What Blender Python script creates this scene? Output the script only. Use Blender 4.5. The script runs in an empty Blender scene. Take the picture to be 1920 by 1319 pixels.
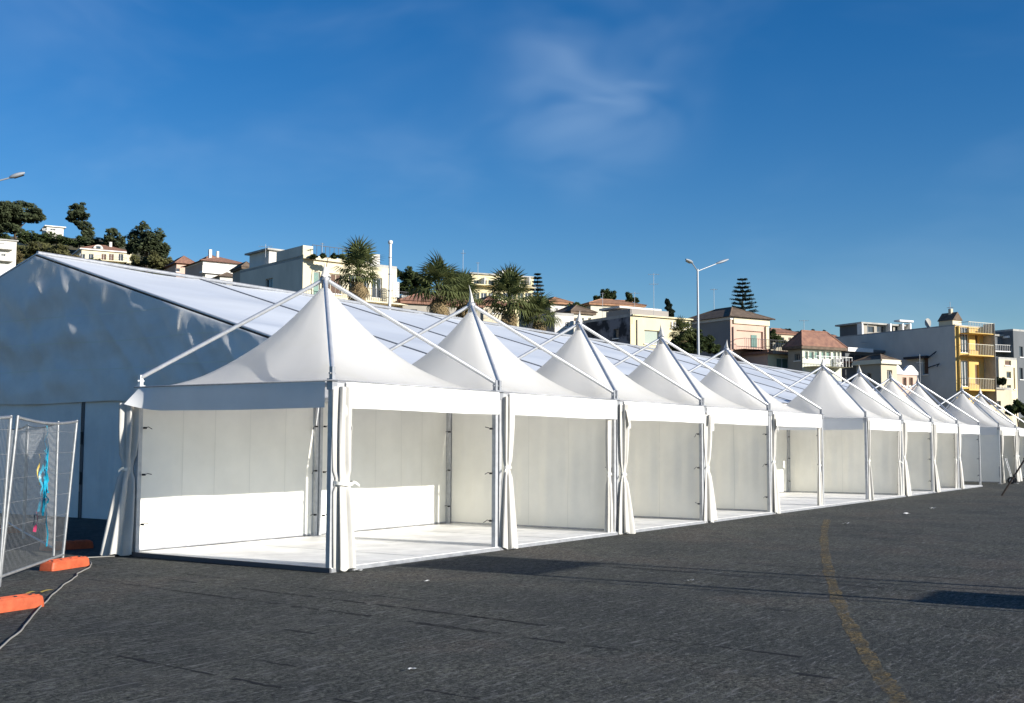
import bpy, math, random
from mathutils import Vector, Matrix, noise
R = math.radians
rnd = random.Random(7)
scn = bpy.context.scene
COL = scn.collection
# ------------------------------------------------------------------ camera
FPX, PITCH, ROLL, YAW = 2187.62, 0.07902, 0.00367, 0.58272
CAM = Vector((-11.66082, -10.55162, 1.70444))
FW = Vector((math.cos(YAW)*math.cos(PITCH), math.sin(YAW)*math.cos(PITCH), math.sin(PITCH)))
_r = Vector((math.sin(YAW), -math.cos(YAW), 0)); _u = _r.cross(FW)
RT = math.cos(ROLL)*_r + math.sin(ROLL)*_u
UP = -math.sin(ROLL)*_r + math.cos(ROLL)*_u
cd = bpy.data.cameras.new('camera'); cam = bpy.data.objects.new('camera', cd); COL.objects.link(cam)
cd.sensor_width = 36; cd.lens = FPX/1920*36; cd.clip_end = 6000; cd.clip_start = .05
cam.matrix_world = Matrix(((RT.x, UP.x, -FW.x, CAM.x), (RT.y, UP.y, -FW.y, CAM.y), (RT.z, UP.z, -FW.z, CAM.z), (0, 0, 0, 1)))
scn.camera = cam
# ------------------------------------------------------------------ sky, sun, exposure
SUN_EL = R(18.4)
SUN_TO = Vector((0.06*math.cos(SUN_EL), -math.cos(SUN_EL), math.sin(SUN_EL))).normalized()   # towards the sun
w = bpy.data.worlds.new('World'); scn.world = w; w.use_nodes = True
nt = w.node_tree; nt.nodes.clear()
def N(t, typ, **k):
    n = t.nodes.new(typ)
    for a, b in k.items(): setattr(n, a, b)
    return n
wo = N(nt, 'ShaderNodeOutputWorld'); bg = N(nt, 'ShaderNodeBackground'); sky = N(nt, 'ShaderNodeTexSky')
sky.sky_type = 'NISHITA'; sky.sun_disc = False; sky.sun_elevation = SUN_EL
sky.sun_rotation = math.atan2(SUN_TO.x, SUN_TO.y)
sky.air_density = 1.05; sky.dust_density = 0.0; sky.ozone_density = 4.0; sky.altitude = 0
bg.inputs['Strength'].default_value = 0.073
tc = N(nt, 'ShaderNodeTexCoord')
cdir = (FW*FPX + RT*(1120-960) - UP*(165-659.5)).normalized()
sub = N(nt, 'ShaderNodeVectorMath', operation='DISTANCE'); sub.inputs[1].default_value = cdir
nt.links.new(tc.outputs['Generated'], sub.inputs[0])
fall = N(nt, 'ShaderNodeMapRange', interpolation_type='SMOOTHERSTEP'); fall.inputs[1].default_value = 0.13; fall.inputs[2].default_value = 0.0
nt.links.new(sub.outputs['Value'], fall.inputs[0])
mp = N(nt, 'ShaderNodeMapping'); mp.inputs['Scale'].default_value = (2.4, 2.4, 5.0); mp.inputs['Rotation'].default_value = (0.5, -0.5, 0.3)
nt.links.new(tc.outputs['Generated'], mp.inputs['Vector'])
nz = N(nt, 'ShaderNodeTexNoise'); nz.inputs['Scale'].default_value = 1.5; nz.inputs['Detail'].default_value = 4; nz.inputs['Roughness'].default_value = .55; nz.inputs['Distortion'].default_value = .5
nt.links.new(mp.outputs['Vector'], nz.inputs['Vector'])
m1 = N(nt, 'ShaderNodeMapRange', interpolation_type='SMOOTHSTEP'); m1.inputs[1].default_value = .42; m1.inputs[2].default_value = .95; m1.inputs[3].default_value = 0; m1.inputs[4].default_value = .22
nt.links.new(nz.outputs['Fac'], m1.inputs[0])
nz2 = N(nt, 'ShaderNodeTexNoise'); nz2.inputs['Scale'].default_value = 4.0; nz2.inputs['Detail'].default_value = 2; nz2.inputs['Distortion'].default_value = .6
nt.links.new(mp.outputs['Vector'], nz2.inputs['Vector'])
m2 = N(nt, 'ShaderNodeMapRange', interpolation_type='SMOOTHSTEP'); m2.inputs[1].default_value = .22; m2.inputs[2].default_value = .80; m2.inputs[4].default_value = .28
nt.links.new(nz2.outputs['Fac'], m2.inputs[0])
mu = N(nt, 'ShaderNodeMath', operation='MULTIPLY'); nt.links.new(m2.outputs[0], mu.inputs[0]); nt.links.new(fall.outputs[0], mu.inputs[1])
ad = N(nt, 'ShaderNodeMath', operation='ADD', use_clamp=True); nt.links.new(mu.outputs[0], ad.inputs[0]); nt.links.new(m1.outputs[0], ad.inputs[1])
mxc = N(nt, 'ShaderNodeMixRGB'); mxc.inputs[2].default_value = (4.6, 6.2, 8.2, 1)
hs = N(nt, 'ShaderNodeHueSaturation'); hs.inputs['Hue'].default_value = .509; hs.inputs['Saturation'].default_value = 1.32; hs.inputs['Value'].default_value = 1.0
nt.links.new(sky.outputs[0], hs.inputs['Color'])
nt.links.new(ad.outputs[0], mxc.inputs[0]); nt.links.new(hs.outputs[0], mxc.inputs[1])
nt.links.new(mxc.outputs[0], bg.inputs['Color']); nt.links.new(bg.outputs[0], wo.inputs[0])
sd = bpy.data.lights.new('sun', 'SUN'); sd.energy = 5.0; sd.angle = R(.55); sd.color = (1, .95, .87)
sun = bpy.data.objects.new('sun', sd); COL.objects.link(sun); sun.location = (0, -40, 40)
sun.rotation_euler = (-SUN_TO).to_track_quat('-Z', 'Y').to_euler()
scn.view_settings.view_transform = 'Standard'; scn.view_settings.look = 'None'
scn.view_settings.exposure = 0.68; scn.view_settings.gamma = 1; scn.view_settings.use_curve_mapping = False
scn.cycles.max_bounces = 8; scn.cycles.diffuse_bounces = 5; scn.cycles.transparent_max_bounces = 8

# ------------------------------------------------------------------ geometry helpers
def ray(px, py): return (FW*FPX + RT*(px-960) - UP*(py-659.5))/FPX
def at(px, py, D): return CAM + ray(px, py)*D
def px2m(D): return D/FPX

class MB:
    def __init__(s): s.v = []; s.f = []; s.sm = []
    def add(s, vs, fs, smooth=False):
        b = len(s.v); s.v += [tuple(v) for v in vs]
        for f in fs: s.f.append(tuple(b+i for i in f)); s.sm.append(smooth)
        return s
    def box(s, lo, hi, ax=None, o=None):
        ax = ax or (Vector((1,0,0)), Vector((0,1,0)), Vector((0,0,1))); o = Vector(o or (0,0,0))
        vs = [o + ax[0]*x + ax[1]*y + ax[2]*z for z in (lo[2], hi[2]) for y in (lo[1], hi[1]) for x in (lo[0], hi[0])]
        return s.add(vs, [(0,2,3,1), (4,5,7,6), (0,1,5,4), (2,6,7,3), (0,4,6,2), (1,3,7,5)])
    def cbox(s, c, size, ax=None):
        h = [d/2 for d in size]
        return s.box((-h[0],-h[1],-h[2]), h, ax, c)
    def tube(s, pts, rad, n=8, cap=True):
        pts = [Vector(p) for p in pts]; rr = rad if isinstance(rad, (list, tuple)) else [rad]*len(pts)
        vs = []; fs = []
        t0 = (pts[1]-pts[0]).normalized(); a = t0.orthogonal().normalized()
        if abs(t0.z) < .9: a = Vector((0,0,1)).cross(t0).normalized()
        for i, p in enumerate(pts):
            t = (pts[min(i+1, len(pts)-1)]-pts[max(i-1, 0)]).normalized()
            a = (a - t*a.dot(t)).normalized(); b = t.cross(a)
            for k in range(n):
                an = 2*math.pi*k/n; vs.append(p + (a*math.cos(an) + b*math.sin(an))*rr[i])
        for i in range(len(pts)-1):
            for k in range(n):
                k2 = (k+1) % n; fs.append((i*n+k, i*n+k2, (i+1)*n+k2, (i+1)*n+k))
        s.add(vs, fs, n > 5)
        if cap: s.add([vs[k] for k in range(n)], [tuple(range(n))[::-1]]); s.add([vs[-n+k] for k in range(n)], [tuple(range(n))])
        return s
    def lathe(s, c, prof, n=14):
        c = Vector(c); vs = [c + Vector((r*math.cos(2*math.pi*k/n), r*math.sin(2*math.pi*k/n), z)) for r, z in prof for k in range(n)]
        fs = [(i*n+k, i*n+(k+1) % n, (i+1)*n+(k+1) % n, (i+1)*n+k) for i in range(len(prof)-1) for k in range(n)]
        return s.add(vs, fs, True)
    def grid(s, fn, nu, nv, smooth=True, thick=None):
        vs = [Vector(fn(i/nu, j/nv)) for j in range(nv+1) for i in range(nu+1)]
        fs = [(j*(nu+1)+i, j*(nu+1)+i+1, (j+1)*(nu+1)+i+1, (j+1)*(nu+1)+i) for j in range(nv) for i in range(nu)]
        s.add(vs, fs, smooth)
        if thick:
            t = Vector(thick); s.add([v+t for v in vs], [f[::-1] for f in fs], smooth)
            b = len(s.v)-2*len(vs); m = len(vs)
            edge = [i for i in range(nu+1)] + [j*(nu+1)+nu for j in range(1, nv+1)] + [nv*(nu+1)+i for i in range(nu-1, -1, -1)] + [j*(nu+1) for j in range(nv-1, 0, -1)]
            for q in range(len(edge)):
                e0, e1 = edge[q], edge[(q+1) % len(edge)]
                s.f.append((b+e1, b+e0, b+m+e0, b+m+e1)); s.sm.append(False)
        return s
    def mesh(s, name, org=(0,0,0)):
        m = bpy.data.meshes.new(name); o = Vector(org)
        m.from_pydata([(v[0]-o.x, v[1]-o.y, v[2]-o.z) for v in s.v], [], s.f)
        m.polygons.foreach_set('use_smooth', s.sm); m.update(); return m
    def build(s, name, mat, parent=None, org=None):
        if org is None: org = worg(parent) if parent else (0,0,0)
        m = s.mesh(name, org); m.materials.append(mat)
        return link(name, m, parent)
def link(name, m, parent=None, loc=None):
    o = bpy.data.objects.new(name, m); COL.objects.link(o)
    if parent: o.parent = parent
    if loc is not None: o.location = loc
    return o
def worg(o):
    p = Vector((0,0,0))
    while o: p += o.location; o = o.parent
    return p
def tag(o, label, cat, group=None):
    o['label'] = label; o['category'] = cat
    if group: o['group'] = group
    return o
def thing(name, label, cat, loc=(0,0,0), group=None):
    o = bpy.data.objects.new(name, None); COL.objects.link(o); o.location = loc; o.empty_display_size = .2
    return tag(o, label, cat, group)
def structure(o): o['kind'] = 'structure'; return o

# ------------------------------------------------------------------ materials
def mat(name, col, rough=.6, metal=0, var=.0, scale=3., bump=0., bscale=40., spec=.3, col2=None, trans=0., detail=6, thr=(.35, .65), stretch=None):
    m = bpy.data.materials.new(name); m.use_nodes = True; t = m.node_tree; b = t.nodes['Principled BSDF']
    b.inputs['Base Color'].default_value = (*col, 1); b.inputs['Roughness'].default_value = rough; b.inputs['Metallic'].default_value = metal
    b.inputs['Specular IOR Level'].default_value = spec
    if var or col2:
        tx = N(t, 'ShaderNodeTexCoord'); vec = tx.outputs['Object']
        if stretch:
            mp = N(t, 'ShaderNodeMapping'); mp.inputs['Scale'].default_value = stretch; t.links.new(vec, mp.inputs[0]); vec = mp.outputs[0]
        n = N(t, 'ShaderNodeTexNoise'); n.inputs['Scale'].default_value = scale; n.inputs['Detail'].default_value = detail; n.inputs['Roughness'].default_value = .62
        t.links.new(vec, n.inputs['Vector'])
        r = N(t, 'ShaderNodeMapRange'); r.inputs[1].default_value, r.inputs[2].default_value = thr; t.links.new(n.outputs['Fac'], r.inputs[0])
        x = N(t, 'ShaderNodeMixRGB'); c2 = col2 or tuple(c*(1-var) for c in col)
        x.inputs[1].default_value = (*col, 1); x.inputs[2].default_value = (*c2, 1); t.links.new(r.outputs[0], x.inputs[0]); t.links.new(x.outputs[0], b.inputs['Base Color'])
    if bump:
        tx = N(t, 'ShaderNodeTexCoord'); n = N(t, 'ShaderNodeTexNoise'); n.inputs['Scale'].default_value = bscale; n.inputs['Detail'].default_value = 5
        t.links.new(tx.outputs['Object'], n.inputs['Vector']); bm = N(t, 'ShaderNodeBump'); bm.inputs['Strength'].default_value = bump; bm.inputs['Distance'].default_value = .02
        t.links.new(n.outputs['Fac'], bm.inputs['Height']); t.links.new(bm.outputs[0], b.inputs['Normal'])
    if trans:
        o = t.nodes['Material Output']; tr = N(t, 'ShaderNodeBsdfTranslucent'); tr.inputs[0].default_value = (*[min(1, c) for c in col], 1)
        mx = N(t, 'ShaderNodeMixShader'); mx.inputs[0].default_value = trans
        t.links.new(b.outputs[0], mx.inputs[1]); t.links.new(tr.outputs[0], mx.inputs[2]); t.links.new(mx.outputs[0], o.inputs[0])
    return m
M = {}
M['pvc'] = mat('white_pvc', (.80,.80,.78), .5, var=.07, scale=1.3, bump=.12, bscale=5, trans=.08)
M['wallpvc'] = mat('wall_pvc', (.88,.86,.78), .55, var=.08, scale=1.3, bump=.2, bscale=4, trans=.06)
M['roofpvc'] = mat('roof_pvc', (.83,.82,.80), .5, col2=(.74,.72,.66), scale=1.1, thr=(.48,.74), bump=.06, bscale=3, trans=.55)
M['curtain'] = mat('curtain_pvc', (.64,.62,.57), .55, var=.10, scale=4, bump=.25, bscale=9, trans=.12)
M['marq'] = mat('marquee_pvc', (.84,.82,.78), .55, var=.16, scale=.9, bump=.3, bscale=4.5, trans=.03)
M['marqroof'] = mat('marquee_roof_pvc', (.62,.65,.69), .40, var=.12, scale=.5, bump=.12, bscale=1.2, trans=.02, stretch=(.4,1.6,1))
M['alu'] = mat('aluminium', (.66,.67,.68), .42, .55, var=.15, scale=8)
M['postalu'] = mat('dull_aluminium', (.52,.53,.54), .45, .25, var=.2, scale=8)
M['alud'] = mat('weathered_aluminium', (.42,.43,.45), .5, .5, var=.25, scale=10)
M['whitemetal'] = mat('white_metal', (.75,.76,.76), .4, .1, var=.1, scale=6)
M['steel'] = mat('galvanised_steel', (.40,.41,.42), .45, .7, var=.25, scale=14)
M['dark'] = mat('dark_rubber', (.025,.025,.027), .7)
M['seam'] = mat('seam_tape', (.76,.75,.68), .55)
M['rail'] = mat('roof_rail', (.20,.21,.23), .5, .3)
M['floor'] = mat('floor_panel', (.82,.81,.78), .5, var=.28, scale=1.6, bump=.1, bscale=20)
M['frame'] = mat('floor_frame', (.10,.10,.11), .6, .3)
M['orange'] = mat('orange_plastic', (.54,.11,.045), .5, var=.35, scale=7, bump=.2, bscale=60)
M['tape'] = mat('turquoise_tape', (.02,.42,.62), .3, var=.4, scale=20, trans=.2)
M['tapey'] = mat('yellow_tape', (.60,.42,.05), .4); M['tapep'] = mat('pink_tape', (.55,.06,.14), .4)
M['cable'] = mat('grey_cable', (.24,.23,.21), .6); M['paper'] = mat('paper', (.6,.6,.58), .7)
M['wood'] = mat('dark_wood', (.035,.025,.02), .7, var=.5, scale=12)
M['glass'] = mat('window_glass', (.045,.055,.065), .12, spec=.6); M['gglass'] = mat('green_glass', (.16,.26,.22), .2, spec=.5, var=.2)
M['lampw'] = mat('lamp_grey', (.36,.38,.40), .4, .3); M['lampglass'] = mat('lamp_glass', (.25,.27,.28), .2, spec=.6)
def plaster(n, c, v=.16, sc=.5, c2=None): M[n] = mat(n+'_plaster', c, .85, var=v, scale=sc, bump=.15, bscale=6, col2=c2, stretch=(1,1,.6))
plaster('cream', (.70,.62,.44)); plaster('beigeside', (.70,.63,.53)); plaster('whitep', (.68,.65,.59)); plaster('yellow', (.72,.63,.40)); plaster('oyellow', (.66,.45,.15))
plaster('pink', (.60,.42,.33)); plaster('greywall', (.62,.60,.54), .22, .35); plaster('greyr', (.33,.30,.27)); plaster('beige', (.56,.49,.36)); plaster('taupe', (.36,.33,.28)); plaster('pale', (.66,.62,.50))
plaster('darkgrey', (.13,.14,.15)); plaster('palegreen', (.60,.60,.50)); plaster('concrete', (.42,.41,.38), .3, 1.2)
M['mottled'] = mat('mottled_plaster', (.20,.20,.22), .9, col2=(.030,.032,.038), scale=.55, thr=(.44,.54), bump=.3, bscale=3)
M['terra'] = mat('terracotta', (.31,.165,.11), .85, col2=(.19,.10,.075), scale=2.2); M['orangeroof'] = mat('orange_tile', (.40,.22,.13), .85, var=.4, scale=2)
M['tiledk'] = mat('dark_tile', (.17,.125,.09), .9, var=.4, scale=2)
M['shutter'] = mat('brown_shutter', (.13,.075,.05), .7, var=.3, scale=6); M['shutg'] = mat('green_shutter', (.33,.38,.33), .7)
M['iron'] = mat('dark_iron', (.04,.04,.045), .5, .3); M['whitetrim'] = mat('white_trim', (.78,.77,.74), .6, var=.08)
M['bark'] = mat('bark', (.10,.075,.055), .95, var=.5, scale=6, bump=.4, bscale=12); M['palmtrunk'] = mat('palm_trunk', (.11,.085,.06), .95, var=.5, scale=9, bump=.6, bscale=14)
M['deadfrond'] = mat('dead_frond', (.34,.25,.13), .9, var=.45, scale=3)
def leafmat(n, a, b, sc=.6): M[n] = mat(n+'_leaves', a, .7, col2=b, scale=sc, spec=.15, trans=.25)
leafmat('pine', (.095,.112,.055), (.042,.058,.032), 1.2); leafmat('olive', (.150,.145,.060), (.075,.080,.034)); leafmat('green', (.075,.098,.036), (.034,.050,.020))
leafmat('palm', (.150,.165,.060), (.070,.090,.034), 2); leafmat('cypress', (.034,.050,.030), (.018,.028,.019)); leafmat('dry', (.19,.15,.07), (.09,.08,.035)); leafmat('grass', (.07,.095,.03), (.04,.05,.02))

# asphalt: fine grain, pits, faint scratches lying along the row of tents, worn brownish areas
def asphalt():
    m = bpy.data.materials.new('asphalt'); m.use_nodes = True; t = m.node_tree; b = t.nodes['Principled BSDF']; L = t.links.new
    tx = N(t, 'ShaderNodeTexCoord'); O = tx.outputs['Object']
    def noi(sc, det, rough=.6, stretch=None, rot=0):
        v = O
        if stretch:
            mp = N(t, 'ShaderNodeMapping'); mp.inputs['Scale'].default_value = stretch; mp.inputs['Rotation'].default_value = (0,0,rot); L(O, mp.inputs[0]); v = mp.outputs[0]
        n = N(t, 'ShaderNodeTexNoise'); n.inputs['Scale'].default_value = sc; n.inputs['Detail'].default_value = det; n.inputs['Roughness'].default_value = rough; L(v, n.inputs['Vector']); return n.outputs['Fac']
    def rng(s, a, bb, c=0, d=1):
        r = N(t, 'ShaderNodeMapRange'); r.inputs[1].default_value, r.inputs[2].default_value, r.inputs[3].default_value, r.inputs[4].default_value = a, bb, c, d; L(s, r.inputs[0]); return r.outputs[0]
    def mix(f, a, c, mode='MIX'):
        x = N(t, 'ShaderNodeMixRGB', blend_type=mode)
        L(f, x.inputs[0]) if not isinstance(f, float) else setattr(x.inputs[0], 'default_value', f)
        for i, q in ((1, a), (2, c)):
            if isinstance(q, tuple): x.inputs[i].default_value = (*q, 1)
            else: L(q, x.inputs[i])
        return x.outputs[0]
    grain = noi(30, 5, .8); big = noi(.3, 6, .7); mid = noi(1.7, 5, .65)
    c = mix(rng(big, .40, .6), (.031,.033,.031), (.054,.054,.047))
    c = mix(rng(noi(.35, 4, .6), .53, .62, 0, .6), c, (.068,.057,.049))
    c = mix(rng(grain, .40, .60), mix(1., c, (.30,.30,.31), 'MULTIPLY'), mix(1., c, (1.9,1.9,1.85), 'MULTIPLY'))
    coarse = noi(13, 6, .78)
    c = mix(rng(coarse, .41, .59), mix(1., c, (.48,.48,.49), 'MULTIPLY'), mix(1., c, (1.75,1.77,1.68), 'MULTIPLY'))
    c = mix(rng(noi(.9, 5, .7), .52, .66, 0, .35), c, (.085,.085,.077))
    c = mix(rng(mid, .50, .66, 0, .6), c, (.030,.031,.031))
    st = noi(2.2, 6, .7, (1., 9., 1.), .12)
    c = mix(rng(st, .545, .64, 0, .75), c, (.15,.15,.145))
    st2 = noi(9, 3, .6, (1., 4., 1.), .2)
    c = mix(rng(st2, .60, .70, 0, .8), c, (.20,.20,.19))
    vo = N(t, 'ShaderNodeTexVoronoi'); vo.inputs['Scale'].default_value = 26; L(O, vo.inputs['Vector'])
    pit = rng(vo.outputs['Distance'], .05, .16); pm = rng(noi(3.1, 3), .46, .56)
    x = N(t, 'ShaderNodeMath', operation='MULTIPLY'); inv = N(t, 'ShaderNodeMath', operation='SUBTRACT'); inv.inputs[0].default_value = 1; L(pit, inv.inputs[1]); L(inv.outputs[0], x.inputs[0]); L(pm, x.inputs[1])
    c = mix(x.outputs[0], c, (.018,.018,.019))
    L(c, b.inputs['Base Color']); b.inputs['Roughness'].default_value = .88; b.inputs['Specular IOR Level'].default_value = .25
    b1 = N(t, 'ShaderNodeBump'); b1.inputs['Strength'].default_value = .9; b1.inputs['Distance'].default_value = .012; L(grain, b1.inputs['Height'])
    b2 = N(t, 'ShaderNodeBump'); b2.inputs['Strength'].default_value = .7; b2.inputs['Distance'].default_value = .03; L(coarse, b2.inputs['Height']); L(b1.outputs[0], b2.inputs['Normal']); L(b2.outputs[0], b.inputs['Normal'])
    return m
M['asphalt'] = asphalt()
def wornyellow():
    m = bpy.data.materials.new('worn_yellow_paint'); m.use_nodes = True; t = m.node_tree; b = t.nodes['Principled BSDF']; L = t.links.new
    tx = N(t, 'ShaderNodeTexCoord'); n = N(t, 'ShaderNodeTexNoise'); n.inputs['Scale'].default_value = 26; n.inputs['Detail'].default_value = 6; n.inputs['Roughness'].default_value = .7; L(tx.outputs['Object'], n.inputs['Vector'])
    r = N(t, 'ShaderNodeMapRange'); r.inputs[1].default_value = .43; r.inputs[2].default_value = .56; L(n.outputs['Fac'], r.inputs[0])
    n2 = N(t, 'ShaderNodeTexNoise'); n2.inputs['Scale'].default_value = 3.5; n2.inputs['Detail'].default_value = 4; L(tx.outputs['Object'], n2.inputs['Vector'])
    r2 = N(t, 'ShaderNodeMapRange'); r2.inputs[1].default_value = .38; r2.inputs[2].default_value = .60; r2.inputs[3].default_value = .25; r2.inputs[4].default_value = .95; L(n2.outputs['Fac'], r2.inputs[0])
    mm = N(t, 'ShaderNodeMath', operation='MULTIPLY'); L(r.outputs[0], mm.inputs[0]); L(r2.outputs[0], mm.inputs[1])
    b.inputs['Base Color'].default_value = (.165,.115,.040,1); b.inputs['Roughness'].default_value = .9
    tr = N(t, 'ShaderNodeBsdfTransparent'); mx = N(t, 'ShaderNodeMixShader'); L(mm.outputs[0], mx.inputs[0]); L(tr.outputs[0], mx.inputs[1]); L(b.outputs[0], mx.inputs[2]); L(mx.outputs[0], t.nodes['Material Output'].inputs[0])
    return m
M['yellowline'] = wornyellow()
M['tar'] = mat('tar_joint', (.008,.008,.009), .9)
M['hill'] = mat('hill_scrub', (.06,.065,.03), .95, col2=(.10,.085,.05), scale=.05, bump=.5, bscale=.4)

# ------------------------------------------------------------------ ground, hill
g = MB().grid(lambda u, v: (-2500+5000*u, -2500+5000*v, 0), 8, 8, False).build('ground', M['asphalt']); structure(g)
def hillz(px, D):
    def seg(pts):
        for (d0, z0), (d1, z1) in zip(pts, pts[1:]):
            if D <= d1: k = max(0, (D-d0)/(d1-d0)); k = k*k*(3-2*k)*.5+k*.5; return z0+(z1-z0)*k
        return pts[-1][1]
    A = [(60,-1), (110,5), (190,26), (262,39), (300,54), (335,61), (1500,62)]
    B = [(80,-1), (110,4), (150,14), (180,21), (300,29), (420,31), (1500,31)]
    C = [(90,-1), (130,3), (200,13), (320,29), (430,40), (1500,41)]
    def sm(a, b, x): k = min(1, max(0, (x-a)/(b-a))); return k*k*(3-2*k)
    a, b, c = seg(A), seg(B), seg(C)
    z = a+(b-a)*sm(150, 700, px); return z+(c-z)*sm(900, 1450, px)
def hp(u, v):
    px = -1400+5200*u; D = 60*(1500/60)**v
    p = at(px, 830, D); return (p.x, p.y, hillz(px, D)+1.2*noise.noise(Vector((p.x*.03, p.y*.03, 0)))*min(1, max(0, (D-90)/60)))
structure(MB().grid(hp, 90, 60).build('hill', M['hill']))
# tar joints and cracks in the asphalt, running away from the camera side towards the tents
def strip(name, pts, wid, z, m, parent=None, jit=.0, seed=0):
    q = random.Random(seed); vs = []; fs = []
    for i, p in enumerate(pts):
        p = Vector((p[0], p[1], 0)); a = Vector((*pts[max(i-1,0)][:2], 0)); b = Vector((*pts[min(i+1,len(pts)-1)][:2], 0)); t = (b-a).normalized(); n = Vector((-t.y, t.x, 0))
        ww = wid*(1+jit*(q.random()-.5)*2)/2; c = p+n*(q.random()-.5)*jit*wid*.6
        vs += [c-n*ww+Vector((0,0,z)), c+n*ww+Vector((0,0,z))]
    for i in range(len(pts)-1): fs.append((2*i, 2*i+2, 2*i+3, 2*i+1))
    return MB().add(vs, fs).build(name, m, parent)
q = random.Random(3); ci = 0
for X0, y0, y1, dens in [(-1.62,1.9,-4.2,.72), (-1.12,1.7,-3.9,.55), (-2.25,2.0,-4.6,.8), (-2.75,-3.6,-7.6,.6), (-2.05,-3.2,-7.4,.6), (-3.5,0,-6,.2), (-4.6,.5,-6,.18), (.35,-3,-8,.25), (3.0,-1.5,-9,.7), (4.6,-1,-9,.35), (6.5,-1,-9,.25), (-5.4,-2,-7,.25), (9.5,-1,-9,.3), (13,-1.2,-8,.3), (17,-1.2,-8,.3)]:
    y = y0
    while y > y1:
        ln = q.uniform(.12, .7)
        if q.random() < dens:
            n = 6; sl = .10*(y0-y)/max(.1, y0-y1)
            pts = [(X0-.10*abs(y0-(y-ln*k/n))*.8+q.uniform(-.012,.012), y-ln*k/n) for k in range(n+1)]
            strip('crack', pts, q.uniform(.020,.048), .002, M['tar'], g, .7, ci); ci += 1
        y -= ln*q.uniform(.9, 1.4)
# worn yellow line curving across the square
yl = [(14.78,-1.76),(10.77,-3.04),(5.59,-4.79),(2.41,-5.94),(.26,-6.74),(-1.42,-7.41),(-2.74,-7.97),(-3.64,-8.37),(-5,-9.0)]
yp = []
for a, b in zip(yl, yl[1:]):
    for k in range(8): yp.append((a[0]+(b[0]-a[0])*k/8, a[1]+(b[1]-a[1])*k/8))
o = strip('painted_line', yp, .14, .003, M['yellowline'], None, .25, 5); structure(o)

# ------------------------------------------------------------------ pagoda tents
S, ZE, ZA = 4.0, 2.54, 4.29
CACHE = {}
def cached(key, fn, m):
    if key not in CACHE:
        me = fn().mesh(key.split('|')[0]); me.materials.append(m); CACHE[key] = me
    return CACHE[key]
def roof_mb(seed=0):
    b = MB(); nt_, na = 18, 64
    ts = [.03+.97*(k/nt_)**1.15 for k in range(nt_+1)]; vs = []
    for t in ts:
        wgt = t**1.3
        for k in range(na):
            a = 2*math.pi*(k+.0)/na; c, s_ = math.cos(a), math.sin(a)
            sq = 1.985/max(abs(c), abs(s_)); r = t*((1-wgt)*2.35+wgt*sq)
            cor = (abs(math.sin(2*a)))**6
            z = ZE-.02+(ZA-.13-ZE)*((1-t)/.97)**(1.82-.10*cor)
            e_ = math.sin(math.pi*min(1, t))
            z += e_*(.035*noise.noise(Vector((r*c*.9+seed*7, r*s_*.9, seed)))+.010*noise.noise(Vector((a*5, t*2, seed*3))))*(1 if abs(t-1) > .02 else 0)
            vs.append((2+r*c, 2+r*s_, z))
    fs = [(i*na+k, i*na+(k+1) % na, (i+1)*na+(k+1) % na, (i+1)*na+k) for i in range(nt_) for k in range(na)]
    b.add(vs, [f[::-1] for f in fs], True); return b
CORN = [(0,0), (S,0), (S,S), (0,S)]
ep = .055
def corner(k): x, y = CORN[k]; return (ep if x == 0 else S-ep, ep if y == 0 else S-ep)
def valance_mb(side, seed, curl=0.):
    # side 0 front (y=0), 1 right, 2 back, 3 left
    q = random.Random(seed); ph = q.random()*6
    def fn(u, v):
        z = ZE-.005-.36*v; l = (.12+(S-.24)*u) if side else (.27+(S-.30)*u if seed < 203 else .12+(S-.34)*u)
        sc_ = .55 if side in (0, 2) else .18; out = .012+sc_*(.018*v*math.sin(5*u*3+ph)+.012*v*math.sin(17*u+ph*2))
        z += .005*v*math.sin(2.2*u*3+ph)
        if curl:
            k = max(0, (u-.86)/.14); out += curl*k*k*v; z += .10*k*k*v; l += .10*k*v
        if side == 0: return (l, -out, z)
        if side == 2: return (S-l, S+out, z)
        if side == 3: return (-out, l, z)
        return (S+out, l, z)
    return MB().grid(fn, 40, 5)
def wall_mb(a, b, z0, z1, seed, amp=.03):
    a, b = Vector(a), Vector(b); d = b-a; n = Vector((-d.y, d.x, 0)).normalized(); q = random.Random(seed); ph = [q.random()*6 for _ in range(4)]
    def fn(u, v):
        e = math.sin(math.pi*u)**.5*math.sin(math.pi*(.06+.88*v))
        f = amp*e*(math.sin(2*math.pi*u*4+ph[0])*.35+math.sin(2*math.pi*u*7+2.0*v+ph[1])*.45+.9*noise.noise(Vector((u*3+seed, v*2, 0)))+.35*math.sin(2*math.pi*u*13+ph[2]+v))
        p = a+d*u+n*f; return (p.x, p.y, z0+(z1-z0)*v)
    return MB().grid(fn, 56, 14), fn, n
def add_wall(t, name, a, b, seed, side, seams=3, z0=.075, z1=2.45, amp=.03):
    mb, fn, n = wall_mb(a, b, z0, z1, seed, amp); w_ = mb.build(name, M['wallpvc'], t, (0,0,0))
    q = random.Random(seed)
    for k in range(seams):
        u = (k+1)/(seams+1)+q.uniform(-.02,.02)
        MB().grid(lambda s_, v: Vector(fn(u+(s_-.5)*.004, v))+n*side*.0025, 1, 14).build('seam', M['seam'], w_, (0,0,0))
    a_, b_ = Vector(a), Vector(b)
    MB().tube([(*a_.xy, .085), (*b_.xy, .085)], .017, 6).build('ground_bar', M['alud'], w_, (0,0,0))
    return w_
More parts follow.
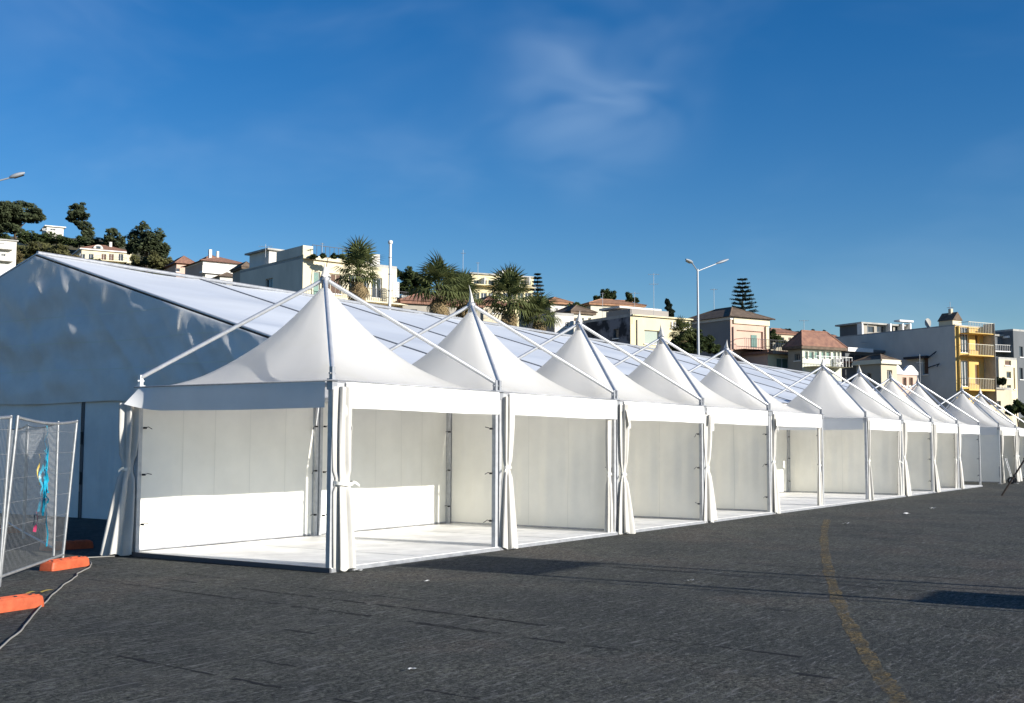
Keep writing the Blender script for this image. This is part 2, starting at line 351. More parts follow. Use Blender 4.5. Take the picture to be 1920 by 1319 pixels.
def curtain_mb(x, y, seed, top=2.34, tie=1.2, rt=.075, rtie=.045, rb=.13, lean=(0,0), squash=.62, bot=.03, folds=7):
    q = random.Random(seed); ph = [q.random()*6.28 for _ in range(5)]
    def rad(z):
        if z > tie: k = (z-tie)/(top-tie); return rtie+(rt-rtie)*min(1, k*1.7)**.7
        k = (tie-z)/(tie-bot); return rtie+(rb-rtie)*k**.75
    def fn(u, v):
        z = top+(bot-top)*v; a = 2*math.pi*u; r = rad(z); k = (top-z)/(top-bot)
        am = .50 if abs(z-tie) > .12 else .10
        r *= 1+am*(math.sin(folds*a+ph[0]+.8*k)+.45*math.sin((folds+4)*a+ph[1]-1.3*k)+.3*math.sin(3*a+ph[2]))*.62
        zz = z+(.02*math.sin(5*a+ph[3]) if v > .97 else 0)
        return (x+lean[0]*k*k+r*math.cos(a)+.012*math.sin(5*k+ph[4]), y+lean[1]*k*k+r*squash*math.sin(a), max(.012, zz))
    mb = MB().grid(fn, 54, 26); return mb, tie, rtie
def add_curtain(t, x, y, seed, flap=False, **k):
    mb, tie, rt = curtain_mb(x, y, seed, **k); c = mb.build('curtain', M['curtain'], t, (0,0,0)); q = random.Random(seed+99)
    lean = k.get('lean', (0,0)); kk = ((k.get('top',2.34)-tie)/2.3)**2; cx, cy = x+lean[0]*kk, y+lean[1]*kk
    s = MB(); n = 18
    def fn(u, v): a = 2*math.pi*u; return (cx+(rt*1.32)*math.cos(a), cy+(rt*.95)*math.sin(a), tie-.02+.045*v+.02*math.cos(a+seed))
    s.grid(fn, n, 1); d = q.choice((-1, 1)); s.grid(lambda u, v: (cx+d*(rt*1.2+.11*u), cy-.05-.02*u, tie+.02-.035*v-.05*u*u), 4, 1); s.build('tie_strap', M['seam'], c, (0,0,0))
    if flap:
        ph = q.random()*6
        f = MB().grid(lambda u, v: (x-.10+.24*u+.05*v*math.sin(ph+3*u), y-.09-.05*math.sin(2.6*u+ph)*v-.03, 2.36-.30*v-.06*v*math.sin(5*u+ph)), 10, 6)
        f.build('folded_flap', M['curtain'], c, (0,0,0))
    return c
def straps(t, x, y, seed, dx, dy=0):
    q = random.Random(seed)
    for z in (.42, 1.2, 1.98):
        z += q.uniform(-.06, .06); b = MB(); b.cbox((x, y, z), (.04, .04, .03)); e = Vector((x+dx*q.uniform(.12,.2), y+dy*.1-.01, z+q.uniform(-.07,.03)))
        b.tube([(x, y, z), ((x+e.x)/2, (y+e.y)/2, z+.015), e], .006, 4); b.build('strap', M['dark'], t, (0,0,0))
POSN = {0:'nearest pagoda tent of the row, beside the wire fence', 1:'second pagoda tent from the wire fence', 2:'third pagoda tent from the wire fence', 3:'fourth pagoda tent from the wire fence', 4:'fifth pagoda tent from the wire fence, before the open gap',
        6:'white pagoda tent just past the first gap in the row', 7:'second pagoda tent past the first gap', 8:'third pagoda tent past the first gap', 9:'fourth pagoda tent past the first gap, before the second gap', 11:'closed-sided pagoda tent just past the second gap in the row', 12:'last pagoda tent in view at the right edge'}
HASR = {1, 2, 3, 6, 7, 8, 11, 12}; HASL = {11}; ENDL = {0, 6, 11}; ENDR = {4, 9, 12}
def tent(i):
    q = random.Random(100+i)
    t = thing('pagoda_tent', 'white '+POSN[i] if 'white' not in POSN[i] else POSN[i], 'tent', (i*S, 0, 0), 'white pagoda tents in a row')
    link('canopy', cached('canopy|%d' % i, lambda: roof_mb(i), M['roofpvc']), t)
    for k in range(4):
        x, y = corner(k); sx = -1 if x < 2 else 1; sy = -1 if y < 2 else 1
        p = link('post', cached('post|%d' % k, lambda: MB().box((x-.035,y-.035,.02), (x+.035,y+.035,ZE-.02)), M['postalu']), t)
        link('foot_plate', cached('foot_plate|%d' % k, lambda: MB().box((x-.08,y-.08,.004), (x+.08,y+.08,.022)).tube([(x+.05,y+.05,.02),(x+.05,y+.05,.05)], .012, 6), M['alud']), p)
        link('corner_bracket', cached('corner_bracket|%d' % k, lambda: MB().box((x-.05,y-.05,ZE-.12), (x+.05,y+.05,ZE+.03)).box((x-.028,y-.028,ZE+.03), (x+.028,y+.028,ZE+.19)).tube([(x-.06,y,ZE+.1),(x+.06,y,ZE+.1)], .014, 6), M['whitemetal'] if k == 3 else M['alud']), p)
        link('rafter', cached('rafter|%d' % k, lambda: MB().tube([(x,y,ZE+.15), (2+sx*.03,2+sy*.03,ZA-.02)], .033, 10), M['alu']), t)
        a, b = corner(k), corner((k+1) % 4)
        link('eave_beam', cached('eave_beam|%d' % k, lambda: MB().box((min(a[0],b[0])-(.03 if k % 2 else -.037),min(a[1],b[1])-(.03 if not k % 2 else -.037),ZE-.085), (max(a[0],b[0])+(.03 if k % 2 else -.037),max(a[1],b[1])+(.03 if not k % 2 else -.037),ZE-.025)), M['alu']), t)
    link('apex_hub', cached('apex_hub|', lambda: MB().lathe((2,2,0), [(0,ZA-.16),(.05,ZA-.15),(.055,ZA-.06),(.075,ZA-.05),(.08,ZA+.02),(.05,ZA+.05),(0,ZA+.05)]), M['alud']), t)
    link('eave_trim', cached('eave_trim|', lambda: MB().tube([(-.016,S,ZE+.004),(-.016,-.016,ZE+.004),(S-.03,-.016,ZE+.004)], .011, 6), M['alud']), t)
    # pointed cloth cap, each sagging its own way
    h = q.uniform(.24,.36); lx, ly = q.uniform(-.04,.04), q.uniform(-.03,.03); wd = q.uniform(.06,.09); ph = q.random()*6
    if i == 1: lx, wd, h = -.05, .05, .36
    if i == 4: lx, h = .09, .26
    def cap(u, v):
        a = 2*math.pi*u; r = wd*(1-v)**1.25*(1+.22*math.sin(3*a+ph)*(1-v)); return (2+lx*v*v+r*math.cos(a), 2+ly*v*v+r*math.sin(a), ZA+.03+h*v-(.02*math.sin(4*a+ph) if v < .01 else 0))
    MB().grid(cap, 16, 8).build('finial', M['curtain'], t, (0,0,0))
    valance_mb(0, 200+i).build('valance', M['pvc'], t, (0,0,0)); valance_mb(2, 300+i).build('valance', M['pvc'], t, (0,0,0))
    if i in ENDL: valance_mb(3, 400+i, .20 if i == 0 else 0).build('valance', M['pvc'], t, (0,0,0))
    if i in ENDR: valance_mb(1, 500+i).build('valance', M['pvc'], t, (0,0,0))
    add_wall(t, 'back_wall', (.10, S-.03, 0), (S-.10, S-.03, 0), 600+i, -1, 4, amp=.008)
    if i in HASR: add_wall(t, 'side_wall', (S-.02, .10, 0), (S-.02, S-.12, 0), 700+i, 1, 3, amp=.034)
    if i in HASL: add_wall(t, 'side_wall', (.02, .03, 0), (.02, S-.1, 0), 800+i, 1, 3, z1=2.5, amp=.005)
    straps(t, .11, S-.12, 900+i, .8); straps(t, S-.11, S-.12, 910+i, -.8)
    straps(t, S-.10, .10, 930+i, -.8, .5)
    # curtains gathered at the front posts
    if i == 0:
        add_curtain(t, .21, -.01, 11, top=2.46, tie=1.18, rt=.125, rtie=.12, rb=.16, lean=(.05,-.02), folds=6)
        add_curtain(t, -.02, S+.06, 12, top=2.30, tie=1.32, rt=.13, rtie=.085, rb=.20, lean=(-.07,.13), squash=1.0, folds=6)
        f = MB().grid(lambda u, v: (.15+.20*u+.03*math.sin(7*v), .0-.07*math.sin(3*u)-.03, 2.40-.46*v+.06*math.sin(6*u)*v), 10, 8); f.build('folded_flap', M['curtain'], t, (0,0,0))
        straps(t, .10, .055, 55, .3)
    elif i == 11:
        add_curtain(t, .35, .02, 14, top=2.4, tie=1.25, rt=.12, rtie=.05, rb=.10, lean=(.25,0)); add_curtain(t, S-.25, .03, 15, top=2.4, tie=1.2, rt=.14, rb=.2)
    else:
        add_curtain(t, .19, -.02 if i < 3 else .03, 20+i, flap=i in (2, 3, 4, 12), top=2.47 if i != 3 else 2.36, tie=1.22+.1*math.sin(i*2.1), rt=(.12, .10, .13, .15, .10)[i % 5], rtie=.06, rb=(.14, .15, .20, .20, .16)[i % 5]*1.1, lean=(.03*(i % 3)+(.06 if i > 5 else 0), 0), folds=6+i % 3)
        if i in (1, 4, 6, 8): add_curtain(t, S-.19, .08, 40+i, top=2.2, tie=1.15, rt=.06, rtie=.05, rb=.09, folds=5)
    return t
for i in (0, 1, 2, 3, 4, 6, 7, 8, 9, 11, 12): tent(i)
# floors: one platform per bay, four panels each
FL = {0:'floor platform of the nearest tent, its dark frame edge showing', 5:'floor platform filling the first gap between the tents'}
for i in range(12):
    if i in (10, 11): continue
    t = thing('floor_platform', FL.get(i, 'white floor platform inside pagoda tent bay %s' % ('second third fourth fifth _ sixth seventh eighth ninth'.split()[i-1] if i < 10 else '')) if i in FL else 'white floor platform under the '+POSN[i].replace('white ', ''), 'floor', (i*S, 0, 0), 'white floor platforms under the tents')
    for k in range(4):
        link('panel', cached('floorpanel|%d' % k, lambda: MB().box((.02 if k == 0 else k+.006, .0, .012), (S-.008 if k == 3 else k+.994, S-.02, .062-.002*(k % 2))), M['floor']), t)
    link('edge_frame', cached('edge_frame|', lambda: MB().box((.006,-.03,.004), (S-.006,-.003,.054)), M['alud']), t)
    if i == 0: MB().box((-.03,-.03,.004), (.003,S-.02,.066)).build('edge_frame', M['frame'], t, (0,0,0))

# ------------------------------------------------------------------ big marquee behind
MX0, BAY, NB = 5.1, 5.0, 11; MY0, MYC, MY1 = 4.25, 14.05, 23.85; MZE, MZR = 3.2, 6.15
mq = thing('marquee', 'large white gabled marquee hall behind the row of small tents', 'marquee', (MX0, MYC, 0))
def mroof(k, sgn):
    x0 = MX0+BAY*k; ye = MY0 if sgn < 0 else MY1; q = random.Random(k+sgn); ph = q.random()*6
    def fn(u, v):
        y = ye+(MYC-ye)*v; z = MZE+(MZR-MZE)*v
        sag = math.sin(math.pi*u)**.7
        z -= .09*sag*(.35+.65*abs(math.sin(math.pi*v*3)))+.022*sag*math.sin(5*u+ph+9*v)+.03*sag*noise.noise(Vector((u*2+k*5, v*6, sgn)))
        return (x0+.05+(BAY-.10)*u, y, z+.02)
    mb = MB().grid(fn, 22, 30)
    if sgn > 0: mb.f = [f[::-1] for f in mb.f]
    return mb
for k in range(NB):
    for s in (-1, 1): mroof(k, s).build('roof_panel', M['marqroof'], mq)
for k in range(NB+1):
    x = MX0+BAY*k
    for ye, n in ((MY0, -1), (MY1, 1)):
        MB().tube([(x, ye, MZE+.02), (x, MYC, MZR+.02)], .03, 6).build('roof_rail', M['alu'] if k in (0, NB) else M['rail'], mq)
        MB().box((x-.06, ye-.06, 0), (x+.06, ye+.06, MZE)).build('leg', M['alud'], mq)
for k in range(NB):
    for y, s in ((MY0, 0), (MY1, 1)):
        wall_mb((MX0+BAY*k+.07, y, 0), (MX0+BAY*(k+1)-.07, y, 0), .02, MZE-.03, 50+k*2+s, .04)[0].build('side_panel', M['marq'], mq)
MB().tube([(MX0, MYC, MZR+.05), (MX0+BAY*NB, MYC, MZR+.05)], .05, 6).build('ridge_beam', M['alud'], mq)
def gable(x, sg):
    def fn(u, v):
        y = MY0+(MY1-MY0)*u; top = MZE+(MZR-MZE)*(1-abs(y-MYC)/(MYC-MY0))-.03; z0 = 2.60+.012*math.sin(y*1.7)+.03*math.exp(-((y-11.0)/.6)**2)
        z = z0+(top-z0)*v; e = math.sin(math.pi*min(1, .05+.95*v))**.6 if v < 1 else 0
        dy = y-14.2; s = abs(dy)
        f = .045*e*math.sin(5.5*(z-2.6)-2.2*s*math.exp(-s*.25)+1.1)*math.exp(-(s/3.2)**2)            # sagging swags below the ridge
        f += .05*e*math.sin(2.0*math.hypot(y-11.3, z-5.4)*2.6)*math.exp(-((y-12.2)/1.8)**2)*.6
        f += .04*e*noise.noise(Vector((y*.5+z*.3, z*.8, 3)))+.10*e*(.5-abs(noise.noise(Vector((y*.95-z*.8, z*.35, 9)))))+.055*e*(.5-abs(noise.noise(Vector((y*2.1-z*1.5, z*.5, 5)))))+.045*e*(.5-abs(noise.noise(Vector((y*1.2, z*2.3-.3*abs(y-14), 7)))))
        return (x-sg*(.05+f), y, z)
    mb = MB().grid(fn, 220, 70)
    if sg < 0: mb.f = [f[::-1] for f in mb.f]
    mb.build('gable_sheet', M['marq'], mq)
    for k in range(3):
        zz = 3.35+.62*k; half = (MYC-MY0)*(1-(zz-MZE)/(MZR-MZE))-.1 if zz > MZE else 9.7
        def sfn(u, v, zz=zz, half=half):
            y = MYC-half+2*half*u; p = fn((y-MY0)/(MY1-MY0), 0); top = MZE+(MZR-MZE)*(1-abs(y-MYC)/(MYC-MY0))-.03
            p = Vector(fn((y-MY0)/(MY1-MY0), min(.99, (zz+.02*math.sin(y)+.03*(v-.5)-p[2])/(top-p[2])))); return p+Vector((-sg*.006, 0, 0))
        MB().grid(sfn, 120, 1).build('seam', M['seam'], mq)
    for y0, y1 in ((4.35, 7.1), (7.16, 9.6), (9.66, 12.08), (12.2, 15.9), (15.96, 18.4), (18.46, 21), (21.06, 23.75)):
        wall_mb((x, y0, 0), (x, y1, 0), .01, 2.66, int(y0*10), .012)[0].build('gable_panel', M['marq'], mq)
        MB().box((x-.02, y1-.01, .01), (x+.02, y1+.07, 2.63)).build('gable_post', M['frame'] if abs(y1-12.08) < .1 else M['alud'], mq)
        for z in (.9, 1.8): MB().cbox((x-.03, y1+.03, z), (.03,.05,.28)).build('strap', M['dark'], mq)
gable(MX0, 1); gable(MX0+BAY*NB, -1)
# added strips standing in for sun leaks on the gable, turned towards the sun
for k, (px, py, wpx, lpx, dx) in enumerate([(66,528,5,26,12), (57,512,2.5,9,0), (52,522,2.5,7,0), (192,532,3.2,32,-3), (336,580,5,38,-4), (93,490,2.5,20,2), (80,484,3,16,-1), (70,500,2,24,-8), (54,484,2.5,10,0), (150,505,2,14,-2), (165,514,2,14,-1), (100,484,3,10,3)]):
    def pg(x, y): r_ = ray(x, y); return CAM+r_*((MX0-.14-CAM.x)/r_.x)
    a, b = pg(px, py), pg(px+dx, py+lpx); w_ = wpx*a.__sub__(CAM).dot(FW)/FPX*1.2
    MB().grid(lambda u, v: a+(b-a)*v+Vector((-.10*w_*u*4, w_*(u-.5)*-1*(1-.5*v), 0)), 2, 5).build('sun_leak_strip', M['pvc'], mq)

# ------------------------------------------------------------------ wire fence panels, feet, tape, cable
def fence(p0, p1, label, H=2.02, z0=.13, lean=(0,0)):
    p0, p1 = Vector((*p0, 0)), Vector((*p1, 0)); d = (p1-p0); L = d.length; d.normalize(); le = Vector((*lean, 0))
    t = thing('wire_fence', label, 'fence', (*p0.xy, 0), 'wire fence panels')
    P_ = lambda s, z: p0+d*s+le*(z/H)+Vector((0,0,z))
    MB().tube([P_(0,.02), P_(0,H)], .021, 8).build('upright', M['steel'], t); MB().tube([P_(L,.02), P_(L,H)], .021, 8).build('upright', M['steel'], t)
    sagz = lambda s: H-.02-.05*math.sin(math.pi*s/L)
    MB().tube([P_(L*k/8, sagz(L*k/8)) for k in range(9)], .019, 8).build('top_rail', M['steel'], t)
    MB().tube([P_(0,z0), P_(L,z0)], .019, 8).build('bottom_rail', M['steel'], t)
    wm = MB(); n = int(L/.05)
    for k in range(1, n):
        s = L*k/n; wm.tube([P_(s,z0), P_(s,sagz(s))], .0014, 4, False)
    for k in range(1, 7):
        z = z0+(H-z0)*k/6.6; nn = d.cross(Vector((0,0,1)))*.02
        wm.tube([P_(0,z), P_(L,z)], .0024, 4, False)
    wo_ = wm.build('wire_mesh', M['steel'], t); wo_['kind'] = 'stuff'
    return t
fence((-1.3,3.83), (-3.42,2.05), 'sunlit wire fence panel hung with turquoise tape, next to nearest tent', lean=(.12,-.06))
fence((-3.46,2.0), (-6.0,-.1), 'wire fence panel at the left edge of the picture, cut off by the frame', lean=(.05,-.04))
fence((-.75,4.8), (.85,7.9), 'shaded wire fence panel behind the sunlit one, before the marquee gable')
fence((.9,8.0), (2.5,11.0), 'farthest wire fence panel, close to the marquee wall')
def foot(c, ang, label, L=.78, W=.24, H=.12):
    ax = (Vector((math.cos(ang), math.sin(ang), 0)), Vector((-math.sin(ang), math.cos(ang), 0)), Vector((0,0,1))); o = Vector((*c, 0))
    t = thing('ballast_block', label, 'ballast block', (*c, 0), 'orange plastic ballast blocks')
    b = MB(); n = 14; pr = [(.0,.0),(1,.0)]
    ring = []
    for k in range(40):
        a = 2*math.pi*k/40; cx = (L/2-.06)*(1 if math.cos(a) > 0 else -1)+.06*math.cos(a)*1.0; cy = (W/2-.03)*(1 if math.sin(a) > 0 else -1)+.03*math.sin(a); ring.append((cx, cy))
    lv = [(0,1.0),(.03,1.0),(.085,.97),(H-.012,.95),(H,.90)]
    vs = [o+ax[0]*x*s+ax[1]*y*s+Vector((0,0,z+.002)) for z, s in lv for x, y in ring]; m = 40
    fs = [(i*m+k, i*m+(k+1) % m, (i+1)*m+(k+1) % m, (i+1)*m+k) for i in range(len(lv)-1) for k in range(m)]+[tuple(range(4*m, 5*m))]
    b.add(vs, fs); b.build('block', M['orange'], t)
    for s in (-1, 0, 1): MB().box((-L/2+.05, s*.07-.012, H), (L/2-.05, s*.07+.012, H+.012), ax, o).build('rib', M['orange'], t)
    for s in (-.28, -.1, .1, .28): MB().lathe((*(o+ax[0]*s).xy, 0), [(.0,H+.014),(.022,H+.014),(.026,H+.004)], 10).build('socket', M['dark'], t)
foot((-1.62,3.32), .28, 'bright orange plastic ballast block under the sunlit fence end'); foot((-4.45,.34), .10, 'orange plastic ballast block lying nearest the camera at the left edge')
foot((.16,5.75), -.25, 'shaded orange plastic ballast block close to the nearest tent', L=.8); foot((1.45,9.6), -.2, 'far orange plastic ballast block seen through the wire mesh')
# turquoise tape tangle on the fence
q = random.Random(5); tp = thing('tape_tangle', 'tangle of turquoise barrier tape hanging on the wire fence', 'tape', (-2.25,2.97,0)); base = Vector((-2.25,2.97,0))
def ribbon(pts, wd, tw, seed):
    qq = random.Random(seed); b = MB(); vs = []; fs = []
    for i, p in enumerate(pts):
        a = tw*i+qq.random(); n = Vector((math.cos(a), math.sin(a), .3*qq.random()))*wd/2; vs += [Vector(p)-n, Vector(p)+n]
    for i in range(len(pts)-1): fs.append((2*i, 2*i+1, 2*i+3, 2*i+2))
    b.add(vs, fs, True); return b
fx = Vector((.0,-.03,0))
for k in range(9):
    z1 = 1.95 if k < 2 else q.uniform(1.35,1.62); z0 = q.uniform(.75,1.1) if k != 0 else .35; x = q.uniform(-.05,.05)
    pts = [base+fx+Vector((x*min(1, (z1-z)*2.5)+q.uniform(-.02,.02)+(.12*(1.-z) if k == 0 and z < 1 else 0), q.uniform(-.03,.02), z)) for z in [z1+(z0-z1)*j/10 for j in range(11)]]
    ribbon(pts, .032 if k else .02, .5, k).build('ribbon', M['tape'], tp)
yt = ribbon([base+fx+Vector((-.10+.02*math.sin(j), -.02, 1.55-.05*j)) for j in range(9)], .02, .6, 77).build('ribbon', M['tapey'], tp)
tg = ribbon([Vector((-2.50,2.74,.82))+Vector((.02*math.sin(j*.9), -.02, -.05*j)) for j in range(6)], .04, .4, 78).build('tape_scrap', M['tapep']); tag(tg, 'short pink tape scrap tied low on the wire fence', 'tape')
cb = [(-7.2,-3.2),(-5.84,-1.69),(-5.2,-1.02),(-4.63,-.35),(-3.8,.6),(-2.88,1.59),(-2.3,2.18),(-1.88,2.65),(-1.5,2.98),(-1.26,3.25),(-.95,3.7),(-1.02,4.05),(-.78,4.22),(-.45,4.16),(-.2,4.05)]
cpts = []
for i in range(len(cb)-1):
    p0, p1, p2, p3 = [Vector((*cb[min(max(i+j, 0), len(cb)-1)], 0)) for j in (-1,0,1,2)]
    for k in range(6):
        s = k/6; c = .5*((2*p1)+(p2-p0)*s+(2*p0-5*p1+4*p2-p3)*s*s+(3*p1-p0-3*p2+p3)*s**3); c += Vector((.02*noise.noise(c*3), .02*noise.noise(c*3+Vector((9,0,0))), 0)); cpts.append((c.x, c.y, .014))
tag(MB().tube(cpts, .009, 6).build('cable', M['cable']), 'pale cable snaking over the asphalt past the orange fence feet', 'cable')
# litter
LT = [((-.07,-1.66), .04, 'white paper scrap on the asphalt right of the nearest tent corner'), ((.32,-.18), .07, 'crumpled white scrap at the foot of the nearest curtain'), ((18.0,-2.71), .10, 'flat pale scrap on the far asphalt'), ((13.5,-2.6), .08, 'pale scrap near the end of the worn yellow line'), ((1.9,-4.3), .04, 'small white scrap between the two shadow lines'), ((-4.6,-5.0), .035, 'tiny white scrap in the foreground asphalt'), ((21,-2.6), .10, 'pale scrap farthest away beside the tents')]
for k, (p, s, lb) in enumerate(LT):
    q = random.Random(k); ph = q.random()*6
    tag(MB().grid(lambda u, v: (p[0]+s*(u-.5)*2.2+.2*s*math.sin(4*v+ph), p[1]+s*(v-.5)+.2*s*math.sin(5*u), .012+.35*s*abs(math.sin(3*u+ph)*math.sin(2.5*v+ph))), 6, 5).build('litter_scrap', M['paper']), lb, 'litter', 'litter on the asphalt')
tag(MB().grid(lambda u, v: (-3.62+.34*u, 1.22+.05*v+.03*math.sin(3*u), .010+.02*abs(math.sin(5*u))), 8, 2).build('litter_strip', M['tapey']), 'thin yellow strip lying under the wire fence', 'litter')

# ------------------------------------------------------------------ trestle and hand truck at the right
p0 = Vector((31.1,-2.45,0)); pd = (at(1920,864,(p0-CAM).dot(FW))-p0); p1 = p0+pd*1.9
t = thing('trestle', 'slanting dark pole standing on the asphalt at the right edge', 'trestle', p0)
MB().tube([p0+Vector((0,0,.0)), p1], .032, 8).build('leg', M['wood'], t)
e = p1+Vector((p1.x-p0.x, p1.y-p0.y, 0)); e.z = 0
MB().tube([e, p1+Vector((0,0,.02))], .045, 8).build('leg', M['wood'], t)
for k in (.3, .55, .8): c = p0+(p1-p0)*k; MB().lathe(c, [(.0,-.05),(.05,-.04),(.05,.04),(0,.05)], 8).build('binding', M['dark'], t)
c = Vector((44.6,-.35,0)); t = thing('hand_truck', 'small hand truck with black wheels by the closed-sided tent', 'hand truck', c)
for dx in (-.22, .22):
    wv = MB()
    for rr in ((.16,.06),): wv.tube([c+Vector((dx-.03,0,.16)), c+Vector((dx+.03,0,.16))], .16, 18)
    wh = wv.build('wheel', M['dark'], t); MB().tube([c+Vector((dx-.036,0,.16)), c+Vector((dx+.036,0,.16))], .08, 12).build('rim', M['alud'], wh)
    MB().tube([c+Vector((dx*.7,0,.16)), c+Vector((dx*.7,.25,1.15))], .016, 6).build('upright', M['steel'], t)
MB().cbox(c+Vector((0,-.12,.03)), (.42,.26,.015)).build('toe_plate', M['steel'], t); MB().tube([c+Vector((-.16,.25,1.15)), c+Vector((.16,.25,1.15))], .016, 6).build('handle', M['dark'], t)

# ------------------------------------------------------------------ sign frame outside the picture, whose shadow crosses the asphalt
SY = -14.2; tz = math.tan(SUN_EL); t = thing('sign_frame', 'tall two-legged sign frame behind the camera casting twin line shadows', 'sign frame', (2,SY,0))
zt = lambda ysh: (ysh-SY)*tz
for x in (.98, 1.28, 2.72, 3.12): MB().tube([(x+.80,SY,0), (x+.80,SY,zt(.0))], .05 if x in (1.28, 3.12) else .025, 8).build('leg', M['steel'], t)
MB().box((2.02,SY-.03,zt(-2.35)), (3.87,SY+.03,zt(-.12))).build('sign_panel', M['whitemetal'], t)
MB().box((1.95,SY-.03,zt(-10.2)), (3.2,SY+.03,zt(-7.1))).build('sign_panel', M['whitemetal'], t)

# ------------------------------------------------------------------ street lamps
def lamp(pxb, pyb, D, heads, label):
    top = at(pxb, pyb, D); k = px2m(D); t = thing('street_lamp', label, 'street lamp', (top.x, top.y, 0), 'double-armed street lamps')
    MB().tube([(top.x,top.y,0), (top.x,top.y,top.z*.5), top], [.14,.105,.07], 12).build('pole', M['lampw'], t); MB().lathe((top.x,top.y,0), [(.2,0),(.2,.5),(.15,.6),(.0,.6)]).build('base', M['lampw'], t)
    for (hx, hy, tx, ty, dd) in heads:
        h = at(hx, hy, D+dd); e = at(tx, ty, D+dd*1.5); MB().tube([top-Vector((0,0,.15)), h], .04, 8).build('arm', M['lampw'], t)
        d = (e-h); L = d.length; d.normalize(); s = d.cross(Vector((0,0,1))).normalized(); n = s.cross(d)
        def fn(u, v):
            a = 2*math.pi*u; r = math.sin(math.pi*min(1, max(0, .04+.93*v)))**.6*(.20-.05*v); return h+d*(L*v)+s*r*math.cos(a)+n*(r*.45*math.sin(a)+(.04 if math.sin(a) > 0 else 0))
        hd = MB().grid(fn, 14, 10).build('lamp_head', M['lampw'], t)
        MB().grid(lambda u, v: h+d*(L*(.25+.65*u))+s*(.12*(v-.5)*2)-n*.085, 4, 2).build('lens', M['lampglass'], hd)
lamp(1308, 505, 86, [(1298,494,1286,487,-2.2),(1343,495,1366,487,1.0)], 'tall double-armed street lamp rising behind the marquee roof')
lamp(-75, 352, 55, [(18,334,47,325,.5),(-120,330,-145,322,0)], 'street lamp whose arm enters at the left edge of the sky')
